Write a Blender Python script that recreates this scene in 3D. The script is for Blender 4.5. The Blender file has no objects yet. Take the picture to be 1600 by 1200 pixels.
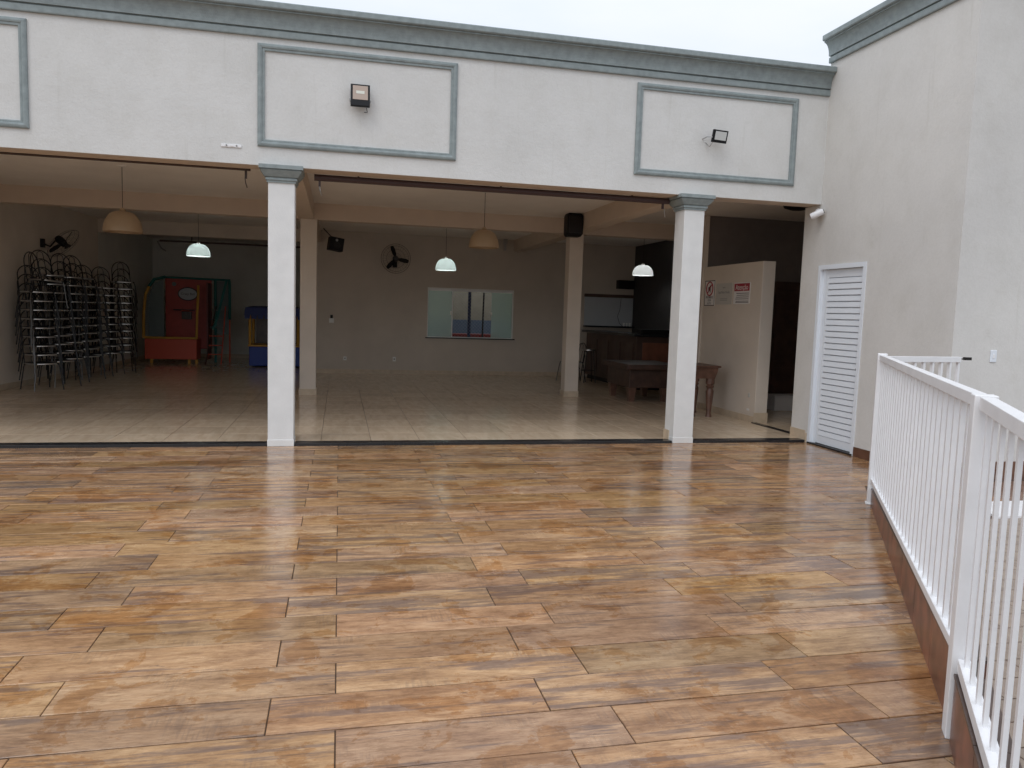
import bpy, math, random
from mathutils import Vector, Matrix, noise
random.seed(11)
R = math.radians
C = bpy.context.scene.collection
scene = bpy.context.scene

# ------------------------------------------------------------------ camera
F, YAW, PITCH, ROLL, D, H = 1193.3, .2240, -.0928, .0315, 8.99, 1.6
w = Vector((math.sin(YAW)*math.cos(PITCH), math.cos(YAW)*math.cos(PITCH), math.sin(PITCH)))
r = Vector((math.cos(YAW), -math.sin(YAW), 0)); u = r.cross(w)
r2 = math.cos(ROLL)*r + math.sin(ROLL)*u; u2 = -math.sin(ROLL)*r + math.cos(ROLL)*u
cam = bpy.data.cameras.new('camera'); cam.sensor_width = 36; cam.lens = F/1600*36
cam.clip_end = 600; cam.clip_start = .05
co = bpy.data.objects.new('camera', cam); C.objects.link(co)
co.matrix_world = Matrix(((r2.x, u2.x, -w.x, 0), (r2.y, u2.y, -w.y, -D), (r2.z, u2.z, -w.z, H), (0, 0, 0, 1)))
scene.camera = co

# ------------------------------------------------------------------ sky and sun (overcast)
SUN_EL, SUN_AZ = R(50), R(224)
wd = bpy.data.worlds.new('World'); scene.world = wd; wd.use_nodes = True
nt = wd.node_tree; nt.nodes.clear(); N = nt.nodes; L = nt.links
out = N.new('ShaderNodeOutputWorld'); addn = N.new('ShaderNodeAddShader')
sky = N.new('ShaderNodeTexSky'); sky.sky_type = 'NISHITA'; sky.sun_disc = False
sky.sun_elevation = SUN_EL; sky.sun_rotation = SUN_AZ
b1 = N.new('ShaderNodeBackground'); b1.inputs[1].default_value = .05; L.new(sky.outputs[0], b1.inputs[0])
tc = N.new('ShaderNodeTexCoord'); sep = N.new('ShaderNodeSeparateXYZ'); L.new(tc.outputs['Generated'], sep.inputs[0])
mr = N.new('ShaderNodeMapRange'); mr.inputs[1].default_value = -.02; mr.inputs[2].default_value = 1
mr.inputs[3].default_value = .50; mr.inputs[4].default_value = 1.50
L.new(sep.outputs[2], mr.inputs[0])
ns = N.new('ShaderNodeTexNoise'); ns.inputs['Scale'].default_value = 3.2; ns.inputs['Detail'].default_value = 5
mp = N.new('ShaderNodeMapping'); mp.inputs['Scale'].default_value = (1, 1, 3)
L.new(tc.outputs['Generated'], mp.inputs[0]); L.new(mp.outputs[0], ns.inputs[0])
rp = N.new('ShaderNodeValToRGB'); rp.color_ramp.elements[0].position = .3; rp.color_ramp.elements[1].position = .7
rp.color_ramp.elements[0].color = (.86, .91, .99, 1); rp.color_ramp.elements[1].color = (1, 1, 1, 1)
L.new(ns.outputs[0], rp.inputs[0])
b2 = N.new('ShaderNodeBackground'); L.new(rp.outputs[0], b2.inputs[0]); L.new(mr.outputs[0], b2.inputs[1])
L.new(b1.outputs[0], addn.inputs[0]); L.new(b2.outputs[0], addn.inputs[1]); L.new(addn.outputs[0], out.inputs[0])
sl = bpy.data.lights.new('sun', 'SUN'); sl.energy = .5; sl.angle = R(25); sl.color = (1, .96, .9)
so = bpy.data.objects.new('sun', sl); C.objects.link(so)
sd = Vector((math.sin(SUN_AZ)*math.cos(SUN_EL), math.cos(SUN_AZ)*math.cos(SUN_EL), math.sin(SUN_EL)))
so.rotation_euler = sd.to_track_quat('Z', 'Y').to_euler(); so.location = (0, -6, 20)
vs = scene.view_settings; vs.view_transform = 'Standard'; vs.look = 'None'; vs.exposure = .0; vs.gamma = 1
vs.use_curve_mapping = False
scene.cycles.use_denoising = True
scene.cycles.max_bounces = 8; scene.cycles.diffuse_bounces = 6; scene.cycles.sample_clamp_indirect = 6

# ------------------------------------------------------------------ materials
def mat(name, col, rough=.6, metal=0, var=0, vscale=6, bump=0, bscale=60, spec=.5, emit=0, ecol=None, vcol=None, detail=5):
    m = bpy.data.materials.new(name); m.use_nodes = True; t = m.node_tree; b = t.nodes['Principled BSDF']
    b.inputs['Base Color'].default_value = (*col, 1); b.inputs['Roughness'].default_value = rough
    b.inputs['Metallic'].default_value = metal; b.inputs['Specular IOR Level'].default_value = spec
    if emit:
        b.inputs['Emission Color'].default_value = (*(ecol or col), 1); b.inputs['Emission Strength'].default_value = emit
    g = t.nodes.new('ShaderNodeNewGeometry')
    if var:
        n = t.nodes.new('ShaderNodeTexNoise'); n.inputs['Scale'].default_value = vscale; n.inputs['Detail'].default_value = detail
        t.links.new(g.outputs['Position'], n.inputs['Vector'])
        c = t.nodes.new('ShaderNodeValToRGB'); c.color_ramp.elements[0].position = .32; c.color_ramp.elements[1].position = .68
        lo = vcol or tuple(x*(1-var) for x in col)
        c.color_ramp.elements[0].color = (*lo, 1); c.color_ramp.elements[1].color = (*[min(1, x*(1+var*.4)) for x in col], 1)
        t.links.new(n.outputs[0], c.inputs[0]); t.links.new(c.outputs[0], b.inputs['Base Color'])
    if bump:
        n = t.nodes.new('ShaderNodeTexNoise'); n.inputs['Scale'].default_value = bscale; n.inputs['Detail'].default_value = 4
        t.links.new(g.outputs['Position'], n.inputs['Vector'])
        bp = t.nodes.new('ShaderNodeBump'); bp.inputs['Strength'].default_value = bump; bp.inputs['Distance'].default_value = .01
        t.links.new(n.outputs[0], bp.inputs['Height']); t.links.new(bp.outputs[0], b.inputs['Normal'])
    return m

def stucco(name, col, stain, bump=.35):
    """painted render: fine grain, soft large clouds, faint vertical weather streaks"""
    m = bpy.data.materials.new(name); m.use_nodes = True; t = m.node_tree; b = t.nodes['Principled BSDF']
    b.inputs['Roughness'].default_value = .8; b.inputs['Specular IOR Level'].default_value = .25
    g = t.nodes.new('ShaderNodeNewGeometry')
    def nz(scale, det, sc=(1, 1, 1), rough=.5):
        mp = t.nodes.new('ShaderNodeMapping'); mp.inputs['Scale'].default_value = sc
        t.links.new(g.outputs['Position'], mp.inputs[0])
        n = t.nodes.new('ShaderNodeTexNoise'); n.inputs['Scale'].default_value = scale; n.inputs['Detail'].default_value = det
        n.inputs['Roughness'].default_value = rough
        t.links.new(mp.outputs[0], n.inputs['Vector']); return n
    def ramp(n, a, bb, ca, cb):
        c = t.nodes.new('ShaderNodeValToRGB'); e = c.color_ramp.elements
        e[0].position = a; e[1].position = bb; e[0].color = (*ca, 1); e[1].color = (*cb, 1)
        t.links.new(n.outputs[0], c.inputs[0]); return c
    def mix(a, bb, f, mode='MULTIPLY'):
        x = t.nodes.new('ShaderNodeMix'); x.data_type = 'RGBA'; x.blend_type = mode; x.inputs[0].default_value = f
        t.links.new(a.outputs[0] if hasattr(a, 'outputs') else a, x.inputs[6])
        t.links.new(bb.outputs[0] if hasattr(bb, 'outputs') else bb, x.inputs[7]); return x.outputs[2]
    base = ramp(nz(.9, 6), .35, .65, stain, col)
    st = ramp(nz(3.4, 8, (1, 1, .8), .65), .30, .55, (.93, .925, .91), (1, 1, 1))
    sp = ramp(nz(38, 3), .3, .6, (.95, .95, .95), (1, 1, 1))
    run = ramp(nz(2.6, 8, (3.0, 3.0, .16), .7), .24, .40, (.80, .79, .75), (1, 1, 1))
    crk = ramp(nz(1.6, 12, (1, 1, 1.3), .72), .27, .36, (.84, .83, .80), (1, 1, 1))
    o = mix(base, st, .8); o = mix(o, sp, .8); o = mix(o, run, .6); o = mix(o, crk, .7)
    t.links.new(o, b.inputs['Base Color'])
    n1 = nz(60, 6, rough=.65); n2 = nz(11, 6, rough=.6)
    ad = t.nodes.new('ShaderNodeMath'); ad.operation = 'MULTIPLY_ADD'; ad.inputs[1].default_value = 2.0
    t.links.new(n2.outputs[0], ad.inputs[0]); t.links.new(n1.outputs[0], ad.inputs[2])
    bp = t.nodes.new('ShaderNodeBump'); bp.inputs['Strength'].default_value = bump; bp.inputs['Distance'].default_value = .008
    t.links.new(ad.outputs[0], bp.inputs['Height']); t.links.new(bp.outputs[0], b.inputs['Normal'])
    return m

def wood_tile():
    m = bpy.data.materials.new('wet_wood_look_tile'); m.use_nodes = True; t = m.node_tree; b = t.nodes['Principled BSDF']
    nn = t.nodes.new; lk = t.links.new
    tc = nn('ShaderNodeTexCoord'); oi = nn('ShaderNodeObjectInfo'); g = nn('ShaderNodeNewGeometry')
    cb = nn('ShaderNodeCombineXYZ')
    def mth(op, a, bb=None, c=None):
        x = nn('ShaderNodeMath'); x.operation = op
        for i, v in enumerate((a, bb, c)):
            if v is None: continue
            if isinstance(v, (int, float)): x.inputs[i].default_value = v
            else: lk(v, x.inputs[i])
        return x.outputs[0]
    rnd = oi.outputs['Random']
    lk(mth('MULTIPLY', rnd, 37.), cb.inputs[0]); lk(mth('MULTIPLY', rnd, 91.), cb.inputs[1]); lk(mth('MULTIPLY', rnd, 13.), cb.inputs[2])
    va = nn('ShaderNodeVectorMath'); va.operation = 'ADD'; lk(tc.outputs['Object'], va.inputs[0]); lk(cb.outputs[0], va.inputs[1])
    def nz(src, sc, scale, det, rough=.55, dist=0):
        mp = nn('ShaderNodeMapping'); mp.inputs['Scale'].default_value = sc; lk(src, mp.inputs[0])
        n = nn('ShaderNodeTexNoise'); n.inputs['Scale'].default_value = scale; n.inputs['Detail'].default_value = det
        n.inputs['Roughness'].default_value = rough; n.inputs['Distortion'].default_value = dist
        lk(mp.outputs[0], n.inputs['Vector']); return n.outputs[0]
    def ramp(src, els):
        c = nn('ShaderNodeValToRGB'); cr = c.color_ramp
        while len(cr.elements) < len(els): cr.elements.new(.5)
        for e, (p, col) in zip(cr.elements, els): e.position = p; e.color = (*col, 1)
        lk(src, c.inputs[0]); return c.outputs[0]
    def mix(a, bb, f, mode='MIX'):
        x = nn('ShaderNodeMix'); x.data_type = 'RGBA'; x.blend_type = mode
        if isinstance(f, (int, float)): x.inputs[0].default_value = f
        else: lk(f, x.inputs[0])
        lk(a, x.inputs[6]); lk(bb, x.inputs[7]); return x.outputs[2]
    v = va.outputs[0]
    broad = nz(v, (1.3, 5.0, 1), 1.9, 12, .74, .2)
    base = ramp(broad, [(.30, (.270, .160, .094)), (.40, (.390, .238, .132)), (.50, (.515, .328, .182)), (.60, (.615, .412, .240)), (.74, (.700, .500, .305))])
    # isotropic mottling
    base = mix(base, ramp(nz(v, (1, 1.7, 1), 11, 8, .72), [(.36, (.74, .70, .66)), (.50, (1, 1, 1)), (.66, (1.08, 1.07, 1.04))]), .75, 'MULTIPLY')
    streak = nz(v, (1.1, 20, 1), 2.4, 10, .72, .15)
    base = mix(base, ramp(streak, [(.34, (.62, .57, .54)), (.45, (.90, .88, .86)), (.60, (1.04, 1.03, 1.0))]), .6, 'MULTIPLY')
    # grey violet heart streaks, stronger on some planks
    grey = nz(v, (.75, 8.0, 1), 1.8, 10, .68, .35)
    pk = mth('MULTIPLY_ADD', mth('FRACT', mth('MULTIPLY', rnd, 29.1)), .13, -.05)
    gf = ramp(mth('ADD', grey, pk), [(.545, (0, 0, 0)), (.60, (.62, .62, .62)), (.72, (.80, .80, .80))])
    gcol = nn('ShaderNodeRGB'); gcol.outputs[0].default_value = (.185, .135, .120, 1)
    base = mix(base, gcol.outputs[0], gf)
    kn_ = nz(v, (2.2, 7, 1), 2.3, 8, .7, .4)
    kc = nn('ShaderNodeRGB'); kc.outputs[0].default_value = (.085, .070, .070, 1)
    base = mix(base, kc.outputs[0], ramp(kn_, [(.655, (0, 0, 0)), (.70, (.75, .75, .75))]))
    fine = nz(v, (6, 75, 1), 2.2, 8, .75, .1)
    base = mix(base, ramp(fine, [(.40, (.72, .69, .66)), (.52, (1, 1, 1)), (.62, (1.1, 1.09, 1.07))]), .65, 'MULTIPLY')
    saw = nz(v, (60, 5, 1), 1.3, 4, .6)
    sawm = mth('MULTIPLY', ramp(saw, [(.46, (0, 0, 0)), (.60, (1, 1, 1))]), ramp(nz(v, (1, 2, 1), 2.4, 2), [(.54, (0, 0, 0)), (.64, (1, 1, 1))]))
    sc = nn('ShaderNodeRGB'); sc.outputs[0].default_value = (.20, .14, .105, 1)
    base = mix(base, sc.outputs[0], mth('MULTIPLY', sawm, .3))
    # per plank tint
    hs = nn('ShaderNodeHueSaturation'); lk(base, hs.inputs['Color'])
    lk(mth('MULTIPLY_ADD', rnd, .012, .4915), hs.inputs['Hue']); r3 = mth('FRACT', mth('MULTIPLY', rnd, 17.3))
    lk(mth('MULTIPLY_ADD', r3, .30, .69), hs.inputs['Value'])
    lk(mth('MULTIPLY_ADD', mth('FRACT', mth('MULTIPLY', rnd, 7.7)), .20, .92), hs.inputs['Saturation'])
    base = hs.outputs[0]
    # rust-coloured water stains crossing the joints
    P = g.outputs['Position']
    s1 = nz(P, (1.5, 1.7, 1), 1.7, 12, .70, .5)
    sf = ramp(s1, [(.540, (0, 0, 0)), (.552, (.85, .85, .85)), (.62, (1, 1, 1))])
    rc = nn('ShaderNodeRGB'); rc.outputs[0].default_value = (.76, .56, .32, 1)
    base = mix(base, mix(base, rc.outputs[0], .95, 'MULTIPLY'), mth('MULTIPLY', sf, .66))
    # wet film: uneven gloss, darker where wet
    wet = nz(P, (.5, .9, 1), .9, 6, .6, .4)
    wf = ramp(wet, [(.40, (0, 0, 0)), (.58, (1, 1, 1))])
    dk = nn('ShaderNodeRGB'); dk.outputs[0].default_value = (.80, .76, .72, 1)
    base = mix(base, mix(base, dk.outputs[0], 1., 'MULTIPLY'), mth('MULTIPLY', wf, .55))
    lk(base, b.inputs['Base Color'])
    ro = mth('MULTIPLY_ADD', wf, -.12, .20)
    ro = mth('ADD', ro, mth('MULTIPLY', mth('SUBTRACT', streak, .5), .12))
    film = nz(P, (1.0, 1.4, 1), 3.2, 9, .68, .5)
    ro = mth('ADD', ro, ramp(film, [(.49, (0, 0, 0)), (.58, (.10, .10, .10))]))
    ro = mth('MAXIMUM', ro, .07)
    lk(ro, b.inputs['Roughness']); b.inputs['Specular IOR Level'].default_value = .5
    bp = nn('ShaderNodeBump'); bp.inputs['Strength'].default_value = .22; bp.inputs['Distance'].default_value = .003
    lk(mth('ADD', streak, mth('MULTIPLY', nz(P, (1, 1, 1), 9, 3), .9)), bp.inputs['Height']); lk(bp.outputs[0], b.inputs['Normal'])
    return m

def hall_tile(name='beige_floor_tile', a=(.60, .465, .325), c=(.74, .60, .44), rough=.12):
    m = bpy.data.materials.new(name); m.use_nodes = True; t = m.node_tree; b = t.nodes['Principled BSDF']
    nn = t.nodes.new; lk = t.links.new
    tc = nn('ShaderNodeTexCoord'); oi = nn('ShaderNodeObjectInfo')
    va = nn('ShaderNodeVectorMath'); va.operation = 'ADD'; lk(tc.outputs['Object'], va.inputs[0])
    mu = nn('ShaderNodeMath'); mu.operation = 'MULTIPLY'; mu.inputs[1].default_value = 55; lk(oi.outputs['Random'], mu.inputs[0]); lk(mu.outputs[0], va.inputs[1])
    mp = nn('ShaderNodeMapping'); mp.inputs['Scale'].default_value = (5, 1.2, 1); mp.inputs['Rotation'].default_value = (0, 0, .5); lk(va.outputs[0], mp.inputs[0])
    n = nn('ShaderNodeTexNoise'); n.inputs['Scale'].default_value = 2.2; n.inputs['Detail'].default_value = 7; n.inputs['Distortion'].default_value = .8
    lk(mp.outputs[0], n.inputs[0])
    cr = nn('ShaderNodeValToRGB'); cr.color_ramp.elements[0].position = .32; cr.color_ramp.elements[1].position = .7
    cr.color_ramp.elements[0].color = (*a, 1); cr.color_ramp.elements[1].color = (*c, 1); lk(n.outputs[0], cr.inputs[0])
    hs = nn('ShaderNodeHueSaturation'); lk(cr.outputs[0], hs.inputs['Color'])
    m2 = nn('ShaderNodeMath'); m2.operation = 'MULTIPLY_ADD'; m2.inputs[1].default_value = .16; m2.inputs[2].default_value = .9
    lk(oi.outputs['Random'], m2.inputs[0]); lk(m2.outputs[0], hs.inputs['Value'])
    lk(hs.outputs[0], b.inputs['Base Color']); b.inputs['Roughness'].default_value = rough
    return m

def translucent(name, col, rough=.4, emit=0, ecol=None):
    m = mat(name, col, rough, emit=emit, ecol=ecol); t = m.node_tree; b = t.nodes['Principled BSDF']
    tr = t.nodes.new('ShaderNodeBsdfTranslucent'); tr.inputs[0].default_value = (*col, 1)
    mx = t.nodes.new('ShaderNodeMixShader'); mx.inputs[0].default_value = .45
    o = t.nodes['Material Output']; t.links.new(b.outputs[0], mx.inputs[1]); t.links.new(tr.outputs[0], mx.inputs[2]); t.links.new(mx.outputs[0], o.inputs[0])
    return m

def glass(name, tint, cover=.3):
    m = bpy.data.materials.new(name); m.use_nodes = True; t = m.node_tree; t.nodes.clear(); nn = t.nodes.new
    o = nn('ShaderNodeOutputMaterial'); tr = nn('ShaderNodeBsdfTransparent'); tr.inputs[0].default_value = (*tint, 1)
    df = nn('ShaderNodeBsdfPrincipled'); df.inputs['Base Color'].default_value = (.66, .80, .76, 1); df.inputs['Roughness'].default_value = .08
    mx = nn('ShaderNodeMixShader'); mx.inputs[0].default_value = cover
    t.links.new(tr.outputs[0], mx.inputs[1]); t.links.new(df.outputs[0], mx.inputs[2]); t.links.new(mx.outputs[0], o.inputs[0])
    return m

EXT = stucco('white_render', (.685, .685, .67), (.63, .63, .615))
EXT2 = stucco('pale_grey_render', (.67, .655, .625), (.61, .595, .57), .22)
COLM = mat('column_paint', (.72, .725, .715), .7, var=.06, vscale=5, bump=.15, bscale=60)
TRIM = mat('grey_green_trim_paint', (.265, .310, .315), .75, var=.16, vscale=14, bump=.30, bscale=130)
INW = mat('taupe_wall_paint', (.54, .475, .41), .75, var=.07, vscale=2, bump=.12, bscale=50)
INW2 = mat('greenish_wall_paint', (.72, .72, .67), .75, var=.06, vscale=2)
PART = mat('beige_wall_paint', (.64, .565, .485), .75, var=.07, vscale=2.2, bump=.15, bscale=40)
BEAM = mat('tan_beam_paint', (.58, .475, .385), .7, var=.05, vscale=3)
CEIL = mat('warm_white_ceiling', (.78, .735, .69), .8, var=.05, vscale=2)
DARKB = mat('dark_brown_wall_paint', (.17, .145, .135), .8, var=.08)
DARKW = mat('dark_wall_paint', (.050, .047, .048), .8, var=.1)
SKIRT = mat('beige_skirting_tile', (.55, .44, .32), .35, var=.15, vscale=8)
BRSK = mat('brown_skirting_tile', (.15, .072, .045), .3, var=.35, vscale=7)
GRAN = mat('black_granite', (.018, .018, .020), .25, var=.4, vscale=60)
WOODT = wood_tile()
HALLT = hall_tile()
RAMPT = hall_tile('grey_beige_deck_tile', (.24, .185, .15), (.33, .265, .21), .25)
RAMPD = hall_tile('reddish_deck_tile', (.17, .10, .075), (.25, .16, .115), .25)
GROUT = mat('dark_grout', (.080, .045, .024), .8, var=.3, vscale=12)
GROUT2 = mat('tile_grout', (.15, .11, .08), .7)
KERB = mat('rusty_brown_kerb_tile', (.235, .092, .060), .3, var=.55, vscale=6, vcol=(.105, .052, .040))
KCAP = mat('dark_brown_cap_tile', (.085, .055, .045), .3, var=.4, vscale=9)
WPAINT = mat('white_gloss_paint', (.80, .80, .81), .35, var=.05, vscale=7, bump=.08, bscale=30)
DOORW = mat('white_aluminium', (.74, .78, .83), .35)
BLACK = mat('black_plastic', (.009, .009, .011), .5, spec=.25)
BLACKM = mat('black_metal', (.018, .016, .016), .35, metal=.4)
CHROME = mat('worn_steel_rim', (.42, .41, .40), .28, metal=1)
SEATM = mat('black_vinyl', (.016, .015, .016), .5)
LEGM = mat('dull_grey_metal', (.13, .125, .12), .35, metal=.8)
RIMM = mat('bright_steel_rim', (.62, .61, .60), .36, metal=.85)
DWOOD = mat('dark_brown_wood', (.060, .030, .021), .4, var=.4, vscale=8)
MWOOD = mat('reddish_brown_wood', (.15, .076, .052), .38, var=.35, vscale=9)
BARW = mat('bar_front_wood', (.085, .046, .033), .45, var=.3, vscale=4)
BARP = mat('bar_panel_orange_wood', (.24, .09, .05), .4, var=.25, vscale=5)
RAILM = mat('maroon_metal', (.055, .030, .032), .45)
AMBER = translucent('amber_shade', (.56, .42, .27), .3)
LITW = translucent('lit_white_shade', (.70, .745, .735), .3, emit=.10, ecol=(.85, .95, .94))
LITG = translucent('lit_clear_shade', (.75, .75, .75), .25, emit=.14, ecol=(.95, .93, .90))
BULB = mat('glowing_bulb', (1, 1, 1), .5, emit=5, ecol=(.9, 1, .98))
WHITEP = mat('white_plastic', (.75, .75, .73), .4)
PAPER = mat('white_sign_board', (.72, .70, .68), .5)
CREAMP = mat('cream_paper', (.50, .48, .44), .6)
RED = mat('sign_red', (.34, .030, .045), .45)
INK = mat('sign_ink', (.02, .02, .022), .6)
GREYINK = mat('grey_ink', (.25, .25, .24), .6)
TRED = mat('toy_red_panel', (.42, .050, .035), .45, var=.12)
TORANGE = mat('toy_orange_red', (.62, .095, .05), .45)
TYEL = mat('toy_yellow_foam', (.58, .30, .04), .5)
TTEAL = mat('toy_teal_foam', (.02, .16, .15), .5)
TBLUE = mat('toy_blue', (.02, .055, .32), .5)
TNAVY = mat('toy_navy_awning', (.02, .035, .16), .6)
TSHEET = mat('blue_grey_sheet', (.15, .19, .19), .5)
DREDP = mat('dark_red_panel', (.16, .025, .02), .5)
TNET = mat('toy_grey_net', (.22, .24, .24), .8)
GPANE = glass('greenish_glass', (.78, .90, .86), .5)
LENS = mat('floodlight_lens', (.42, .33, .27), .2)
LENS2 = mat('floodlight_lens_pale', (.62, .64, .63), .2)
LEDC = mat('led_plate', (.65, .66, .58), .3)
CYEL = mat('court_wall_yellow', (.25, .23, .18), .8, var=.1)
CBLU = mat('court_wall_blue', (.09, .12, .17), .7, var=.1)
NAVY = mat('navy_post_paint', (.01, .02, .08), .4)
CRED = mat('court_red_item', (.30, .03, .03), .5)
BOARD = mat('pale_grey_board', (.42, .44, .47), .35)
CONC = mat('grey_ground', (.22, .20, .18), .8, var=.2, vscale=1)

# ------------------------------------------------------------------ mesh helper
class M:
    def __init__(s): s.v = []; s.f = []
    def add(s, vs, fs):
        k = len(s.v); s.v += [tuple(x) for x in vs]; s.f += [[i+k for i in f] for f in fs]; return s
    def box(s, x0, x1, y0, y1, z0, z1, mtx=None):
        vs = [Vector((x, y, z)) for z in (z0, z1) for y in (y0, y1) for x in (x0, x1)]
        if mtx: vs = [mtx @ v for v in vs]
        return s.add(vs, [(0, 2, 3, 1), (4, 5, 7, 6), (0, 1, 5, 4), (2, 6, 7, 3), (0, 4, 6, 2), (1, 3, 7, 5)])
    def cham(s, lx, ly, t, c=.002):
        """tile lying with its top at z=0, chamfered rim"""
        a, b = lx/2, ly/2
        vs = [(-a, -b, -t), (a, -b, -t), (a, b, -t), (-a, b, -t), (-a, -b, -c), (a, -b, -c), (a, b, -c), (-a, b, -c),
              (-a+c, -b+c, 0), (a-c, -b+c, 0), (a-c, b-c, 0), (-a+c, b-c, 0)]
        fs = [(8, 9, 10, 11)]
        for i in range(4):
            j = (i+1) % 4; fs += [(i, j, 4+j, 4+i), (4+i, 4+j, 8+j, 8+i)]
        return s.add(vs, fs)
    def tube(s, pts, r, n=8, closed=False):
        pts = [Vector(p) for p in pts]; m = len(pts); rings = []
        up = None
        for i, p in enumerate(pts):
            if closed: d = pts[(i+1) % m]-pts[i-1]
            else: d = pts[min(i+1, m-1)]-pts[max(i-1, 0)]
            d.normalize()
            if up is None: up = Vector((0, 0, 1)) if abs(d.z) < .9 else Vector((1, 0, 0))
            a = (up - d*up.dot(d)); a.normalize(); up = a; b = d.cross(a)
            rr = r[i] if isinstance(r, (list, tuple)) else r
            rings.append([p+rr*(math.cos(2*math.pi*k/n)*a+math.sin(2*math.pi*k/n)*b) for k in range(n)])
        vs = [v for q in rings for v in q]; fs = []
        for i in range(m if closed else m-1):
            j = (i+1) % m
            for k in range(n): fs.append((i*n+k, i*n+(k+1) % n, j*n+(k+1) % n, j*n+k))
        if not closed: fs += [tuple(range(n))[::-1], tuple((m-1)*n+k for k in range(n))]
        return s.add(vs, fs)
    def lathe(s, prof, c=(0, 0, 0), n=24, mtx=None):
        vs = []; c = Vector(c)
        for rr, z in prof:
            for k in range(n):
                v = Vector((rr*math.cos(2*math.pi*k/n), rr*math.sin(2*math.pi*k/n), z))
                vs.append((mtx @ v if mtx else v)+c)
        fs = []
        for i in range(len(prof)-1):
            for k in range(n): fs.append((i*n+k, i*n+(k+1) % n, (i+1)*n+(k+1) % n, (i+1)*n+k))
        if prof[0][0] > 1e-6: fs.append(tuple(range(n))[::-1])
        if prof[-1][0] > 1e-6: fs.append(tuple((len(prof)-1)*n+k for k in range(n)))
        return s.add(vs, fs)
    def shell(s, prof, c=(0, 0, 0), n=32):
        k0 = len(s.f); s.lathe(prof, c, n); s.f = s.f[:k0+(len(prof)-1)*n]; return s
    def prism(s, poly, axis, a, b):
        """poly of 2D points extruded along axis from a to b"""
        def P(q, t):
            if axis == 'x': return (t, q[0], q[1])
            if axis == 'y': return (q[0], t, q[1])
            return (q[0], q[1], t)
        n = len(poly); vs = [P(q, a) for q in poly]+[P(q, b) for q in poly]
        fs = [tuple(range(n)), tuple(range(2*n-1, n-1, -1))]+[(i, i+n, (i+1) % n+n, (i+1) % n) for i in range(n)]
        return s.add(vs, fs)
    def rects(s, layers):
        """stack of rectangles (x0,x1,y0,y1,z)"""
        vs = []
        for x0, x1, y0, y1, z in layers: vs += [(x0, y0, z), (x1, y0, z), (x1, y1, z), (x0, y1, z)]
        fs = [(3, 2, 1, 0)]; m = len(layers)
        for i in range(m-1):
            for k in range(4): fs.append((i*4+k, i*4+(k+1) % 4, i*4+4+(k+1) % 4, i*4+4+k))
        fs.append(tuple((m-1)*4+k for k in range(4)))
        return s.add(vs, fs)
    def ring(s, o, i, y0, y1):
        """wall in the xz plane with a rectangular hole: o,i = (x0,x1,z0,z1)"""
        def q(rc, y): return [(rc[0], y, rc[2]), (rc[1], y, rc[2]), (rc[1], y, rc[3]), (rc[0], y, rc[3])]
        vs = q(o, y0)+q(i, y0)+q(o, y1)+q(i, y1); fs = []
        for k in range(4):
            j = (k+1) % 4
            fs += [(k, j, 4+j, 4+k), (8+k, 12+k, 12+j, 8+j), (k, 8+k, 8+j, j), (4+k, 4+j, 12+j, 12+k)]
        return s.add(vs, fs)
    def make(s, name, m, parent=None, smooth=False, bevel=0, loc=None):
        me = bpy.data.meshes.new(name); me.from_pydata(s.v, [], s.f); me.materials.append(m)
        if smooth:
            me.polygons.foreach_set('use_smooth', [True]*len(me.polygons))
            try: me.set_sharp_from_angle(angle=R(40))
            except Exception: pass
        me.update(); 
        import bmesh as _b
        bm = _b.new(); bm.from_mesh(me); _b.ops.recalc_face_normals(bm, faces=bm.faces); bm.to_mesh(me); bm.free()
        o = bpy.data.objects.new(name, me); C.objects.link(o)
        if parent: o.parent = parent
        if loc: o.location = loc
        if bevel:
            bv = o.modifiers.new('bevel', 'BEVEL'); bv.width = bevel; bv.segments = 2; bv.limit_method = 'ANGLE'
        return o

def inst(src, name, parent=None, loc=(0, 0, 0), rot=None, m=None):
    o = bpy.data.objects.new(name, src); C.objects.link(o); o.location = loc
    if rot: o.rotation_euler = rot
    if parent: o.parent = parent
    return o
def thing(name, label, cat, loc=(0, 0, 0), rotz=0, group=None):
    o = bpy.data.objects.new(name, None); C.objects.link(o); o.location = loc; o.rotation_euler = (0, 0, rotz)
    o.empty_display_size = .2; o['label'] = label; o['category'] = cat
    if group: o['group'] = group
    return o
def tag(o, label, cat, group=None):
    o['label'] = label; o['category'] = cat
    if group: o['group'] = group
    return o
def struct(o): o['kind'] = 'structure'; return o
def text(s, size, m, parent, loc, rot, name='lettering', font_sx=1):
    cu = bpy.data.curves.new(name, 'FONT'); cu.body = s; cu.size = size; cu.align_x = 'CENTER'; cu.align_y = 'CENTER'; cu.extrude = .0008
    cu.resolution_u = 3
    to = bpy.data.objects.new('tmp_text', cu); C.objects.link(to)
    dg = bpy.context.evaluated_depsgraph_get(); me = bpy.data.meshes.new_from_object(to.evaluated_get(dg))
    C.objects.unlink(to); bpy.data.objects.remove(to)
    me.materials.clear(); me.materials.append(m)
    o = bpy.data.objects.new(name, me); C.objects.link(o); o.parent = parent; o.location = loc; o.rotation_euler = rot
    o.scale = (font_sx, 1, 1)
    return o

W = 6.10           # face of the side building
ZF = .03           # hall floor level
ZC = 3.40          # hall ceiling
LB = 3.13          # underside of the fascia

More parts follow.
